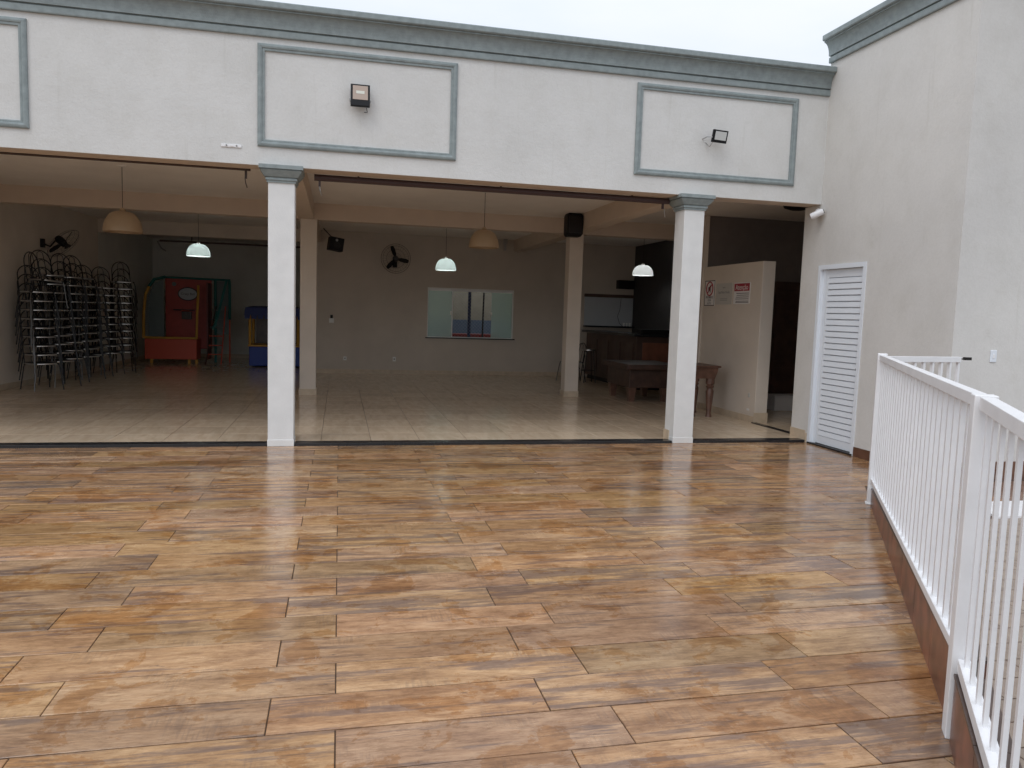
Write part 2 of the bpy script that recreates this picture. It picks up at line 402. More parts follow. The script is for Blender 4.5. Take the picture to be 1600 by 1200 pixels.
# ------------------------------------------------------------------ ground, patio, floors
struct(M().box(-150, 150, -150, 150, -.30, -.12).make('ground', CONC))
struct_patio = struct(M().box(-9, W+.3, -16, -.0, -.10, -.0065).make('patio', GROUT))
RH, PL, GAP, GAPY = .2815, 1.1085, .0050, .0080
PX = Vector((4.66, -3.16)); PY = Vector((2.385, -6.575))   # railing line
kd = (PY-PX).normalized()
kn = Vector((-kd.y, kd.x))                                 # towards the ramp side (+x)
if kn.x < 0: kn = -kn
KE = PX - kd*.12
plank_me = M().cham(PL-GAP, RH-GAPY, .010).make('plank', WOODT)
pm = plank_me.data; C.objects.unlink(plank_me); bpy.data.objects.remove(plank_me)
import bmesh
def clip_plank(x0, x1, yc, planes):
    mm = M().cham(x1-x0-GAP, RH-GAPY, .010); bm = bmesh.new()
    vs = [bm.verts.new(v) for v in mm.v]; bm.verts.ensure_lookup_table()
    for f in mm.f: bm.faces.new([vs[i] for i in f])
    cx = (x0+x1)/2
    for pt, nrm in planes:
        g = bm.verts[:]+bm.edges[:]+bm.faces[:]
        rr = bmesh.ops.bisect_plane(bm, geom=g, plane_co=(pt[0]-cx, pt[1]-yc, 0), plane_no=(nrm[0], nrm[1], 0), clear_outer=True)
        ed = [e for e in rr['geom_cut'] if isinstance(e, bmesh.types.BMEdge)]
        if ed: bmesh.ops.holes_fill(bm, edges=ed, sides=0)
    if len(bm.faces) < 3: bm.free(); return None
    me = bpy.data.meshes.new('plank'); bmesh.ops.recalc_face_normals(bm, faces=bm.faces); bm.to_mesh(me); bm.free(); me.materials.append(WOODT)
    return me
far = M()
def seen(x, y, z=0, mx=60):
    d = Vector((x, y, z))-Vector((0, -D, H)); zz = d.dot(w)
    if zz < .3: return False
    a, b = 800+F*d.dot(r2)/zz, 600-F*d.dot(u2)/zz
    return -mx < a < 1600+mx and -mx < b < 1200+mx
row = 0
y1 = -.145+RH*.0
ystart = -6.145 + RH*21     # = -0.2335: top edge of last full row
rows = []
k = 0
y = -6.145 - RH*30
while y < -.002:
    rows.append((y, min(y+RH, -.004), k)); y += RH; k += 1
for (ya, yb, k) in rows:
    off = 0 if (k-30) % 2 == 0 else -.257
    # the row just below y=-6.145 (k=29) has its joint at x=0
    off = 0 if (k % 2) == 1 else -.257
    i0 = int(math.floor((-9-off)/PL))
    for i in range(i0, 7):
        xa, xb = off+i*PL, off+(i+1)*PL
        xa = max(xa, -9)
        if xa >= W: continue
        yc = (ya+yb)/2 if yb-ya > RH-.01 else ya+RH/2
        cx = (xa+xb)/2
        planes = []
        if xb > W-.01: planes.append(((W-.003, 0), (1, 0)))
        if ya+RH > -.002: planes.append(((0, -.004), (0, 1)))
        # cut along the kerb, only in front of the end post
        sd_ = [Vector((xx, yy))-KE for xx in (xa, xb) for yy in (ya, yb)]
        ds = [q.dot(kn) for q in sd_]; al = [q.dot(kd) for q in sd_]
        if max(al) > .02 and max(ds) > 0:
            if min(ds) > 0 and yb < PX.y+.15: continue
            if yb < PX.y+.0 or min(ds) < 0: planes.append((tuple(KE), tuple(kn)))
        vis = any(seen(xx, yy) for xx in (xa, cx, xb) for yy in (ya, yb))
        if not vis:
            if yc < -9.2 or xa < -9 or True:
                a, b = xa+GAP/2, min(xb, W-.003)-GAP/2
                if not any(p[0] == tuple(KE) for p in planes): far.box(a, b, ya+GAP/2, yb-GAP/2, -.008, -.0)
            continue
        if planes or xb-xa < PL-.01:
            me = clip_plank(xa, xb, yc, planes)
            if me is None: continue
            o = inst(me, 'plank', struct_patio, (cx, yc, random.uniform(-.0012, .0008)))
        else:
            o = inst(pm, 'plank', struct_patio, (cx, yc, random.uniform(-.0012, .0008)), (random.uniform(-.0012, .0012), random.uniform(-.0006, .0006), 0))
fo = far.make('plank_surround', WOODT, struct_patio); fo['kind'] = 'stuff'

# hall floor
hf = struct(M().prism([(-6.0, .16), (W+.2, .16), (W+.2, .36), (9.5, .36), (9.5, 3.5), (7.42, 3.5), (7.42, 9.75), (-.6, 9.75), (-.6, 14.8), (-5.23, 14.8), (-5.23, 9.75), (-6.0, 9.75)][::1], 'z', -.1, ZF-.004).make('hall_floor', GROUT2))
TS = .5825
tile = M().cham(TS-.006, TS-.004, .006, .0015).make('floor_tile', HALLT); tme = tile.data; C.objects.unlink(tile); bpy.data.objects.remove(tile)
rest = M()
def tile_at(xa, xb, ya, yb, single):
    if xb-xa < .03 or yb-ya < .03: return
    if single:
        if xb-xa > TS-.01 and yb-ya > TS-.01: inst(tme, 'floor_tile', hf, ((xa+xb)/2, (ya+yb)/2, ZF))
        else: M().cham(xb-xa-.006, yb-ya-.004, .006, .0015).make('floor_tile', HALLT, hf, loc=((xa+xb)/2, (ya+yb)/2, ZF))
    else: rest.box(xa+.002, xb-.002, ya+.002, yb-.002, ZF-.003, ZF)
for j in range(0, 26):
    ya = .13+j*TS; yb = ya+TS; ya = max(ya, .165)
    for i in range(-11, 17):
        xa = -.2+i*TS; xb = xa+TS
        lo, hi = -6.0, W+.1
        if ya > 9.75: lo, hi = -5.23, -.6
        elif ya > .36 and ya < 3.5: hi = 9.5
        elif ya >= 3.5: hi = 7.42
        a, b = max(xa, lo), min(xb, hi)
        yy = min(yb, 14.8)
        if a >= b: continue
        tile_at(a, b, ya, yy, ya < 5.9 and seen((a+b)/2, (ya+yb)/2, 0, 20) and a < 6.2)
ro = rest.make('floor_tile_far', HALLT, hf); ro['kind'] = 'stuff'

# ------------------------------------------------------------------ the hall
hall = thing('party_hall', 'long white hall open at the front, with grey green cornice and two columns', 'building')
M().box(-5.95, W, 0, .28, LB, 4.80).make('fascia', EXT, hall)
# cornice profile in (y,z): back at y=-0.0
def cornice_prof(z0, z1, p):
    h = z1-z0; pts = [(0.02, z0), (-.030, z0), (-.034, z0+.03*h), (-.034, z0+.20*h), (-.012, z0+.215*h), (-.012, z0+.25*h), (-.040, z0+.26*h)]
    for i in range(8):
        a = i/7*math.pi/2
        pts.append((-.040-(p-.07)*(1-math.cos(a)), z0+.27*h+(.46*h)*math.sin(a)))
    pts += [(-p+.030, z0+.745*h), (-p+.034, z0+.775*h), (-p+.008, z0+.79*h), (-p, z0+.82*h), (-p, z1-.01), (-p+.01, z1), (.02, z1)]
    return pts
M().prism(cornice_prof(4.49, 4.825, .14), 'x', -5.98, W-.002).make('cornice', TRIM, hall)
M().box(-5.95, W-.003, .02, .29, 4.80, 4.835).make('parapet_cap', TRIM, hall)

def frame_mould(x0, x1, z0, z1, parent):
    prof = [(0, 0), (0, .022), (.012, .030), (.028, .034), (.044, .030), (.052, .020), (.060, .022), (.074, .020), (.074, 0)]
    vs = []; n = len(prof)
    for d, h in prof:
        vs += [(x0+d, -h+.0, z0+d), (x1-d, -h, z0+d), (x1-d, -h, z1-d), (x0+d, -h, z1-d)]
    fs = []
    for i in range(n-1):
        for k_ in range(4): fs.append((i*4+k_, i*4+(k_+1) % 4, i*4+4+(k_+1) % 4, i*4+4+k_))
    return M().add(vs, fs).make('panel_moulding', TRIM, parent)
for a, b in ((-5.33, -3.136), (-.894, 1.293), (3.488, 5.667)): frame_mould(a, b, 3.332, 4.420, hall)
M().box(-5.95, -5.68, .0, .28, -.0, LB-.001).make('end_column', COLM, hall)

def front_column(x0, x1):
    c = M().box(x0, x1, .002, .275, 0, 2.960).make('column', COLM, hall, bevel=.006)
    def q(e, z): return (x0-e, x1+e, .002-e, .275+e, z)
    M().rects([q(.014, 2.952), q(.014, 2.975), q(.026, 2.978), q(.026, 3.000), q(.016, 3.002), q(.016, 3.010), q(.034, 3.013), q(.048, 3.032), q(.070, 3.062), q(.082, 3.078), q(.070, 3.080), q(.070, 3.090), q(.092, 3.092), q(.092, 3.134)]).make('capital', TRIM, c)
    M().rects([q(.004, .001), q(.005, .07), q(.003, .074)]).make('plinth', COLM, c)
front_column(-.784, -.500)
front_column(4.188, 4.460)
M().box(4.170, 4.186, .12, .27, ZF, .15).make('skirting', SKIRT, hall)

def inner_column(x0, x1, y0, y1):
    c = M().box(x0, x1, y0, y1, ZF, 3.12).make('inner_column', PART, hall, bevel=.005)
    M().box(x0-.012, x1+.012, y0-.012, y1+.012, ZF, ZF+.11).make('skirting', SKIRT, c)
inner_column(-.68, -.40, 5.0, 5.26)
inner_column(4.22, 4.49, 5.0, 5.26)
# beams
for (a, b, c, d) in ((-5.7, 7.42, 5.0, 5.25), (-.70, -.45, .28, 4.998), (-.70, -.45, 5.252, 9.75), (4.21, 4.46, .28, 4.998), (4.21, 4.46, 5.252, 9.75)):
    M().box(a, b, c, d, 3.12, ZC).make('beam', BEAM, hall)
M().box(-5.68, -.60, 9.74, 9.96, 3.10, ZC-.002).make('beam', PART, hall)
M().box(-5.9, W+.01, .27, .285, LB+.001, ZC+.1).make('fascia_back', BEAM, hall)
# soffit lining of the fascia, painted like the beams
M().box(-5.68, W-.01, .012, .268, LB-.004, LB+.0).make('soffit', BEAM, hall)
# walls
M().prism([(-6.2, .285), (-5.92, .285), (-5.232, 9.749), (-6.2, 9.749)], 'z', -.05, ZC-.001).make('side_wall', PART, hall)
M().box(-6.2, -5.23, 9.75, 14.9, -.05, ZC).make('side_wall', INW2, hall)
M().box(-5.3, -.4, 14.8, 15.0, -.05, ZC).make('rear_wall', INW2, hall)
M().box(-.60, -.40, 9.96, 14.8, -.05, ZC).make('side_wall', INW2, hall)
WX0, WX1, WZ0, WZ1 = 2.09, 4.25, .945, 2.16
M().ring((-.60, 7.45, -.05, ZC), (WX0, WX1, WZ0, WZ1), 9.75, 9.95).make('rear_wall', INW, hall)
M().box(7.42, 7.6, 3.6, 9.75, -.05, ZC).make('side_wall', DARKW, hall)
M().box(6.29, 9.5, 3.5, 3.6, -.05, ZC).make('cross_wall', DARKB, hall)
M().box(6.20, 6.285, 3.46, 3.62, ZF, ZC).make('wall_end', PART, hall)
M().box(9.5, 9.7, 0, 3.6, -.05, ZC).make('side_wall', INW, hall)
# ceiling and roof; unseen overhang past the rear wall added to dim the court
M().prism([(-5.92, .285), (9.7, .285), (9.7, 3.62), (7.6, 3.62), (7.6, 12.2), (-.4, 12.2), (-.4, 15), (-5.92, 15)], 'z', ZC, ZC+.16).make('ceiling', CEIL, hall)
M().prism([(-5.92, .3), (-5.908, .3), (-5.222, 9.74), (-5.234, 9.74)], 'z', ZF, ZF+.10).make('skirting', SKIRT, hall)
# skirting
for (a, b, c, d) in ((-.60, 6.1, 9.735, 9.75), (-5.23, -5.218, 9.76, 14.79), (-5.2, -.62, 14.785, 14.8)):
    M().box(a, b, c, d, ZF, ZF+.10).make('skirting', SKIRT, hall)
# granite sill at the opening
for a, b in ((-5.68, -.80), (-.485, 4.172), (4.476, W-.003)):
    M().box(a, b, -.003, .165, -.04, ZF+.002).make('threshold', GRAN, hall, bevel=.003)
M().box(6.19, 6.27, .37, 1.55, ZF, ZF+.012).make('corridor_threshold', GRAN, hall)

# rear window (sliding glass) and the court beyond
win = M().ring((WX0-.0, WX1+.0, WZ0, WZ1), (WX0+.025, WX1-.025, WZ0+.02, WZ1-.025), 9.78, 9.86).make('window', WHITEP, hall)
M().box(WX0+.03, WX1-.03, 9.80, 9.84, WZ1-.075, WZ1-.027).make('track', WPAINT, win)
M().box(WX0+.03, 2.70, 9.825, 9.832, WZ0+.02, WZ1-.08).make('pane', GPANE, win)
M().box(3.70, WX1-.03, 9.825, 9.832, WZ0+.02, WZ1-.08).make('pane', GPANE, win)
M().box(2.70, 2.725, 9.81, 9.84, WZ0+.02, WZ1-.08).make('glass_edge_strip', WPAINT, win)
M().box(2.66, 2.71, 9.785, 9.81, 1.50, 1.60).make('latch', WHITEP, win)
M().box(3.66, 3.71, 9.785, 9.81, 1.50, 1.60).make('latch', WHITEP, win)
M().box(WX0-.04, WX1+.04, 9.70, 9.80, WZ0-.025, WZ0).make('sill', GRAN, win)

court = thing('courtyard_wall', 'courtyard wall with yellowish top and bluish lower band seen through the back window', 'wall')
M().box(-.4, 9, 13.6, 13.8, .0, 1.35).make('lower_wall', CBLU, court)
M().box(-.4, 9, 13.6, 13.8, 1.352, 3.2).make('upper_wall', CYEL, court)
struct(M().box(-.4, 9, 9.95, 13.6, -.05, .02).make('courtyard_floor', CONC))
tag(M().box(3.20, 3.27, 10.35, 10.42, .02, 3.39).make('blue_post', NAVY), 'navy blue post outside the back window, the thicker left one', 'post', 'posts outside the back window')
tag(M().tube([(3.60, 10.5, .02), (3.64, 10.5, 3.39)], .022, 8).make('blue_post', BLACKM), 'thin dark post outside the back window, right of the navy one', 'post', 'posts outside the back window')
rb = thing('red_bench', 'low red bench outside the back window', 'bench', (3.35, 10.9, .02))
M().box(-.75, .75, -.2, .2, .92, 1.0).make('seat', CRED, rb, bevel=.01)
for sx in (-.65, .65):
    for sy in (-.14, .14): M().box(sx-.03, sx+.03, sy-.03, sy+.03, 0, .92).make('leg', CRED, rb)
net = M()
for i in range(-6, 26):
    x = 2.0+i*.085
    for sgn in (1, -1):
        xa, xb = x, x+sgn*1.35
        net.tube([(xa, 10.2+.004*sgn, .9), (xb, 10.2+.004*sgn, 2.25)], .0022, 3)
nn_ = tag(net.make('safety_net', TNET), 'fine diamond safety net stretched outside the back window', 'net'); nn_['kind'] = 'stuff'

# ------------------------------------------------------------------ side building on the right
side = thing('side_building', 'tall pale grey rendered building on the right with white louvred door and grey cornice', 'building')
YJ = -2.373; DY0, DY1, DZ = -.956, -.066, 2.318
M().prism([(.35, 0), (.35, LB-.004), (-.001, LB-.004), (-.001, 5.18), (YJ, 5.18), (YJ, 0), (DY0, 0), (DY0, DZ), (DY1, DZ), (DY1, 0)], 'x', W, W+.18).make('wall', EXT2, side)
M().box(W+.18, 10.5, YJ, YJ+.2, 0, 5.18).make('front_wall', EXT2, side)
M().box(W+.18, 10.5, -.25, -.05, 0, 5.18).make('rear_wall', EXT2, side)
M().box(W+.18, 10.5, YJ, -.05, 5.10, 5.17).make('roof', CONC, side)
cp = cornice_prof(4.90, 5.235, .145)
# cornice along X=W (facing -x) and along the front
m_ = M(); n = len(cp)
ends = [(-.0, 'e'), (YJ, 'c'), ]
vs = []
for (d, z) in cp: vs.append((W+d, -.0, z))
for (d, z) in cp: vs.append((W+d, YJ+d, z))
for (d, z) in cp: vs.append((10.5, YJ+d, z))
fs = []
for s_ in range(2):
    for i in range(n-1): fs.append((s_*n+i, s_*n+i+1, (s_+1)*n+i+1, (s_+1)*n+i))
fs += [tuple(range(n)), tuple(2*n+i for i in range(n))]
m_.add(vs, fs).make('cornice', TRIM, side)
M().box(W+.0, 10.5, YJ+.0, -.0, 5.185, 5.24).make('parapet_cap', TRIM, side)
# brown skirting tiles
for a, b in ((YJ, -1.70), (-1.695, DY0-.03)):
    M().box(W-.012, W-.0005, a, b, 0, .115).make('skirting_tile', BRSK, side)
for i in range(6):
    M().box(W+.02+i*.6, W+.015+(i+1)*.6, YJ-.012, YJ-.0005, 0, .20).make('skirting_tile', BRSK, side)
M().box(W-.014, W-.001, .02, .35, ZF, .16).make('skirting', SKIRT, side)
M().box(W-.014, W+.2, -.014, -.001, 0, .13).make('skirting', SKIRT, side)
# louvred door
door = M().prism([(DY0-.02, 0), (DY0-.02, DZ+.02), (DY1+.02, DZ+.02), (DY1+.02, 0), (DY1-.03, 0), (DY1-.03, DZ-.035), (DY0+.03, DZ-.035), (DY0+.03, 0)][::-1], 'x', W-.012, W+.13).make('door', DOORW, side)
lx = W+.035
M().prism([(DY0+.032, .03), (DY0+.032, DZ-.04), (DY1-.085, DZ-.04), (DY1-.085, .03)][::-1], 'x', lx+.03, lx+.036).make('backing', DOORW, door)
ly0, ly1 = DY0+.035, DY1-.09
for a, b, c, d in ((ly0, ly0+.055, .03, DZ-.04), (ly1-.055, ly1, .03, DZ-.04)): M().box(lx, lx+.03, a, b, c, d).make('stile', DOORW, door, bevel=.003)
M().box(lx, lx+.03, ly0+.055, ly1-.055, .03, .13).make('bottom_rail', DOORW, door)
M().box(lx, lx+.03, ly0+.055, ly1-.055, DZ-.14, DZ-.04).make('top_rail', DOORW, door)
M().box(lx-.004, lx+.05, ly1+.001, DY1-.031, .0, DZ-.036).make('jamb', DOORW, door)
NS = 27; z0_, z1_ = .13, DZ-.14; ph = (z1_-z0_)/NS
slat = M().prism([(0, 0), (-.012, .006), (-.004, ph*.86), (.020, ph*1.02), (.022, ph*.98), (.006, .006)], 'y', ly0+.057, ly1-.057)
slm = slat.make('slat', DOORW); sme = slm.data; C.objects.unlink(slm); bpy.data.objects.remove(slm)
for i in range(NS): inst(sme, 'slat', door, (lx+.008, 0, z0_+i*ph))
M().box(lx-.022, lx, ly0+.012, ly0+.035, 1.03, 1.06).make('handle', BLACK, door)
M().box(W-.02, W+.10, DY0-.01, DY1+.01, .001, .022).make('sill', GRAN, door)

# ------------------------------------------------------------------ partition wall with signs
pw = thing('partition_wall', 'low beige partition wall carrying three notices, ending beside the dark corridor', 'wall')
M().box(6.23, 6.44, 1.54, 3.46, ZF-.002, 2.50).make('wall', PART, pw, bevel=.006)
M().box(6.216, 6.23, 1.56, 3.46, ZF, ZF+.10).make('skirting', SKIRT, pw)
M().box(6.216, 6.45, 1.527, 1.539, ZF, ZF+.16).make('skirting', SKIRT, pw)
M().box(6.220, 6.230, 1.70, 1.75, .41, .47).make('loose_socket', CREAMP, pw, bevel=.003)
M().box(6.224, 6.2298, 1.70, 1.77, .20, .23).make('chipped_plaster', PAPER, pw)
XS = 6.229
def sign(name, y0, y1, z0, z1, m, label, cat='sign'):
    t = thing(name, label, cat, (XS, (y0+y1)/2, z0)); hw = abs(y1-y0)/2
    M().box(-.008, 0, -hw, hw, 0, z1-z0).make('board', m, t)
    return t, hw, z1-z0
RS = (R(90), 0, R(-90))
t, hw, hh = sign('warning_sign', 3.02, 3.38, 1.83, 2.26, PAPER, 'narrow sign with a red prohibition ring over a black loudspeaker, leftmost of the three notices')
for a, b, c, d in ((-hw, hw, hh-.012, hh), (-hw, hw, 0, .012), (-hw, -hw+.012, 0, hh), (hw-.012, hw, 0, hh)):
    M().box(-.010, -.0082, a, b, c, d).make('border', INK, t)
ringp = [(-.0105, .115*math.cos(a*math.pi/14), .29+.115*math.sin(a*math.pi/14)) for a in range(28)]
M().tube(ringp, .011, 6, True).make('red_ring', RED, t)
M().tube([(-.0095, .08, .21), (-.0095, -.08, .37)], .008, 6).make('red_bar', RED, t)
M().prism([(.05, .26), (.05, .32), (.015, .32), (-.025, .36), (-.025, .22), (.015, .26)], 'x', -.0098, -.0085).make('loudspeaker_symbol', INK, t)
text('PROIBIDO', .058, INK, t, (-.0086, 0, .142), RS); text('SOM', .055, INK, t, (-.0086, 0, .090), RS); text('ALTO', .050, INK, t, (-.0086, 0, .040), RS)
t, hw, hh = sign('notice', 2.43, 2.97, 1.85, 2.20, CREAMP, 'cream notice with faint grey script lettering, middle one of the three notices')
text('Seja Bem Vindo', .062, GREYINK, t, (-.0086, 0, .20), RS); text('aviso', .045, GREYINK, t, (-.0086, 0, .28), RS)
for z in (.09, .065): M().box(-.0092, -.0082, -.12, .12, z, z+.008).make('printed_line', GREYINK, t)
t, hw, hh = sign('notice', 1.87, 2.37, 1.855, 2.195, PAPER, 'white notice with a red heading panel, rightmost of the three notices')
M().box(-.0095, -.0082, -hw+.015, hw-.015, hh-.135, hh-.015).make('red_heading', RED, t)
text('Atenção', .115, PAPER, t, (-.0097, 0, hh-.078), RS)
for z in (.165, .135, .105, .075, .04, .02): M().box(-.0092, -.0082, -hw+.03, hw-.03-random.random()*.08, z, z+.009).make('printed_line', INK, t)

# ------------------------------------------------------------------ corridor things
cd = thing('brown_door', 'dark brown panelled door at the end of the dark corridor', 'door', (7.93, 3.49, ZF))
M().box(-.40, .40, -.04, -.0, 0, 2.28).make('leaf', DWOOD, cd, bevel=.004)
for a, b in ((-.46, -.405), (.405, .46)): M().box(a, b, -.06, .0, 0, 2.34).make('frame', DWOOD, cd)
for z in (.15, .85, 1.55): M().box(-.28, .28, -.052, -.04, z, z+.58).make('panel', DWOOD, cd, bevel=.008)
M().tube([(.32, -.04, 1.05), (.32, -.09, 1.05), (.22, -.09, 1.05)], .01, 6).make('handle', CHROME, cd)
GTOP = mat('grey_slab', (.25, .25, .25), .4)
bs = thing('dark_cabinet', 'dark cabinet with a pale top slab behind the partition wall', 'cabinet', (6.98, 2.6, ZF))
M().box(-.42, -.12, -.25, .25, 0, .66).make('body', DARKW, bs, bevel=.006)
M().box(-.44, -.10, -.27, .27, .661, .70).make('top', GTOP, bs, bevel=.004)
M().box(-.40, -.14, -.262, -.252, .05, .62).make('door', BLACK, bs)
bx = thing('white_box', 'low white box on the corridor floor before the brown door', 'box', (7.75, 3.15, ZF))
M().box(-.28, .30, -.16, .16, 0, .24).make('body', PAPER, bx, bevel=.01); M().box(-.29, .31, -.17, .17, .24, .27).make('lid', PAPER, bx, bevel=.006)

# ------------------------------------------------------------------ facade fittings
fl = thing('floodlight', 'black square floodlight with beige lens in the middle panel of the fascia', 'floodlight', (.20, -.10, 3.94), 0, 'floodlights on the fascia')
rt = Matrix.Rotation(R(-12), 4, 'X')
M().box(-.105, .105, -.02, .02, -.125, .125, rt).make('housing', BLACK, fl, bevel=.006)
M().box(-.082, .082, -.024, -.0205, -.055, .105, rt).make('lens', LENS, fl)
M().box(-.045, .045, -.026, -.0245, .012, .045, rt).make('led_plate', LEDC, fl)
M().tube([(-.112, 0, -.04), (-.112, .095, -.04), (.112, .095, -.04), (.112, 0, -.04)], .006, 6).make('bracket', CHROME, fl)
M().tube([(.07, .02, -.12), (.08, .05, -.16), (.05, .098, -.15)], .004, 6).make('cable', BLACK, fl)
f2 = thing('floodlight', 'small tilted black floodlight with pale lens in the right panel of the fascia', 'floodlight', (4.53, -.15, 3.835), 0, 'floodlights on the fascia')
rt = Matrix.Rotation(R(10), 4, 'Z') @ Matrix.Rotation(R(14), 4, 'X')
M().box(-.105, .105, -.018, .018, -.075, .075, rt).make('housing', BLACK, f2, bevel=.005)
M().box(-.082, .082, -.022, -.0185, -.042, .058, rt).make('lens', LENS2, f2)
M().tube([(-.11, -.03, -.02), (-.15, .02, -.01), (-.15, .148, -.01)], .007, 6).make('bracket', CHROME, f2)
M().tube([(-.08, 0, -.06), (-.10, .06, -.12), (-.11, .148, -.05)], .004, 6).make('cable', CHROME, f2)
js = thing('wall_bracket', 'small white empty mounting strip on the fascia above the left opening', 'bracket', (-1.165, -.0, 3.315))
M().box(-.105, .105, -.012, 0, -.018, .014).make('plate', WPAINT, js, bevel=.004)
for x in (-.05, .055): M().lathe([(.009, 0), (.009, .008), (0, .009)], (x, -.012, 0), 8, Matrix.Rotation(R(90), 4, 'X')).make('screw_hole', GREYINK, js)
M().box(-.008, .02, -.017, -.012, -.01, -.002).make('clip', PAPER, js)
# curtain rails under the fascia
def rail(x0, x1, mt, rr, label, hooks, y=.30, z=3.085):
    t = thing('awning_rail', label, 'rail', (0, y, z), 0, 'awning rails under the fascia')
    M().tube([(x0, 0, 0), (x1, 0, 0)], rr, 12).make('tube', mt, t, True)
    for x in hooks:
        M().box(x-.012, x+.012, -.012, .012, -.10, -.0).make('bracket', mt, t)
    for x in (x0+.06, x1-.06):
        M().tube([(x, 0, -.09), (x+.008, 0, -.15), (x+.022, .01, -.20)], .005, 6).make('hook', CHROME if mt is RAILM else DWOOD, t)
    for x in (x0+.5, (x0+x1)/2, x1-.5): M().box(x-.01, x+.01, -.01, .01, 0, ZC-z).make('hanger', mt, t)
rail(-.30, 4.10, RAILM, .038, 'thick maroon awning tube under the fascia between the two white columns', (-.24, 4.02))
rail(-5.4, -1.0, DWOOD, .014, 'thin brown awning tube under the fascia left of the first white column', (-3.6, -1.05), z=3.12)
# security camera
sc_ = thing('security_camera', 'white security camera fixed to the corner under the fascia', 'camera', (W-.02, -.02, 3.02))
M().lathe([(.0, -.0), (.045, 0), (.05, .02), (.05, .05), (.0, .055)], (0, 0, 0), 16, Matrix.Rotation(R(-90), 4, 'Y')).make('base', WPAINT, sc_, True)
rc_ = Matrix.Rotation(R(-35), 4, 'Z') @ Matrix.Rotation(R(65), 4, 'Y') @ Matrix.Rotation(R(180), 4, 'X')
M().lathe([(.0, -.09), (.03, -.09), (.042, -.07), (.042, .06), (.036, .075), (0, .075)], (-.09, -.05, -.03), 16, rc_).make('body', WPAINT, sc_, True)
M().lathe([(0, -.096), (.028, -.096), (.028, -.089), (0, -.089)], (-.09, -.05, -.03), 14, rc_).make('lens', BLACK, sc_)
M().tube([(-.04, 0, 0), (-.07, -.03, -.02)], .012, 8).make('neck', WPAINT, sc_)
cs = thing('ceiling_speaker', 'round dark loudspeaker mounted on the ceiling above the corridor', 'speaker', (6.75, 1.55, ZC))
M().lathe([(.0, -.12), (.10, -.115), (.20, -.08), (.22, -.03), (.22, 0)], n=28).make('body', BLACK, cs, True)
ring_ = M().lathe([(.222, -.03), (.235, -.025), (.235, -.0), (.222, -.0)], n=28).make('rim', BLACKM, cs)
sw = thing('wall_switch', 'white light switch on the bright wall behind the railing', 'switch', (6.605, YJ, 1.31))
M().box(-.038, .038, -.011, 0, -.062, .062).make('plate', DOORW, sw, bevel=.004)
M().box(-.013, .013, -.016, -.011, -.022, .022).make('rocker', WPAINT, sw, bevel=.002)

# ------------------------------------------------------------------ railing, gate and kerb
LK = (PY-PX).length
def ang(v): return math.atan2(v.y, v.x)
def bar3(p, q, wd, ht):
    """bar of width wd and height ht with its top along p-q"""
    p, q = Vector(p), Vector(q); d = (q-p); nrm = Vector((-d.y, d.x, 0)).normalized()*wd/2; dz = Vector((0, 0, ht))
    vs = [p-nrm-dz, p+nrm-dz, p+nrm, p-nrm, q-nrm-dz, q+nrm-dz, q+nrm, q-nrm]
    return M().add(vs, [(0, 1, 2, 3), (7, 6, 5, 4), (0, 4, 5, 1), (1, 5, 6, 2), (2, 6, 7, 3), (3, 7, 4, 0)])
def P3(base, d, s, z): return (base.x+d.x*s, base.y+d.y*s, z)
rl = thing('railing', 'white painted metal railing of upright bars running forward along the patio edge', 'railing')
TOP = 1.335
def zb(s): return .235+.115*s/LK     # top of the bottom rail
def post(p, top, th=.075, base=0, par=None):
    o = M().box(-th/2, th/2, -th/2, th/2, 0, top).make('post', WPAINT, par, bevel=.004, loc=(p.x, p.y, base)); o.rotation_euler = (0, 0, ang(kd)); return o
p1 = PX-kd*.0; po = post(p1, TOP+.012, .078, 0, rl)
M().box(-.055, .055, -.05, .05, .002, .010).make('foot_plate', WPAINT, po)
post(PY+kd*.02, TOP+.014, .080, 0, rl)
bar3(P3(PX, kd, .04, TOP), P3(PY, kd, -.025, TOP+.012), .05, .05).make('top_rail', WPAINT, rl, bevel=.003)
bar3(P3(PX, kd, .04, zb(.04)), P3(PY, kd, -.025, zb(LK)), .045, .042).make('bottom_rail', WPAINT, rl, bevel=.003)
nb = 27
for i in range(nb):
    s = .04+(i+.75)*(LK-.07)/nb
    o = M().box(-.0155, .0155, -.010, .010, 0, TOP-.045-zb(s)).make('baluster', WPAINT, rl, loc=P3(PX, kd, s, zb(s)-.002)); o.rotation_euler = (0, 0, ang(kd))
# section two beyond the second post
k2 = Vector((-.60, -.80)).normalized(); L2 = 2.6; P2 = PY+kd*.075
bar3(P3(P2, k2, 0, TOP+.010), P3(P2, k2, L2, TOP+.01), .05, .05).make('top_rail', WPAINT, rl, bevel=.003)
bar3(P3(P2, k2, 0, .335), P3(P2, k2, L2, .30), .045, .05).make('bottom_rail', WPAINT, rl, bevel=.003)
for i in range(17):
    s = .06+i*.15
    o = M().box(-.0145, .0145, -.007, .007, 0, 1.0).make('baluster', WPAINT, rl, loc=P3(P2, k2, s, .30)); o.rotation_euler = (0, 0, ang(k2))
post(P2+k2*(L2+.04), TOP+.018, .088, 0, rl)
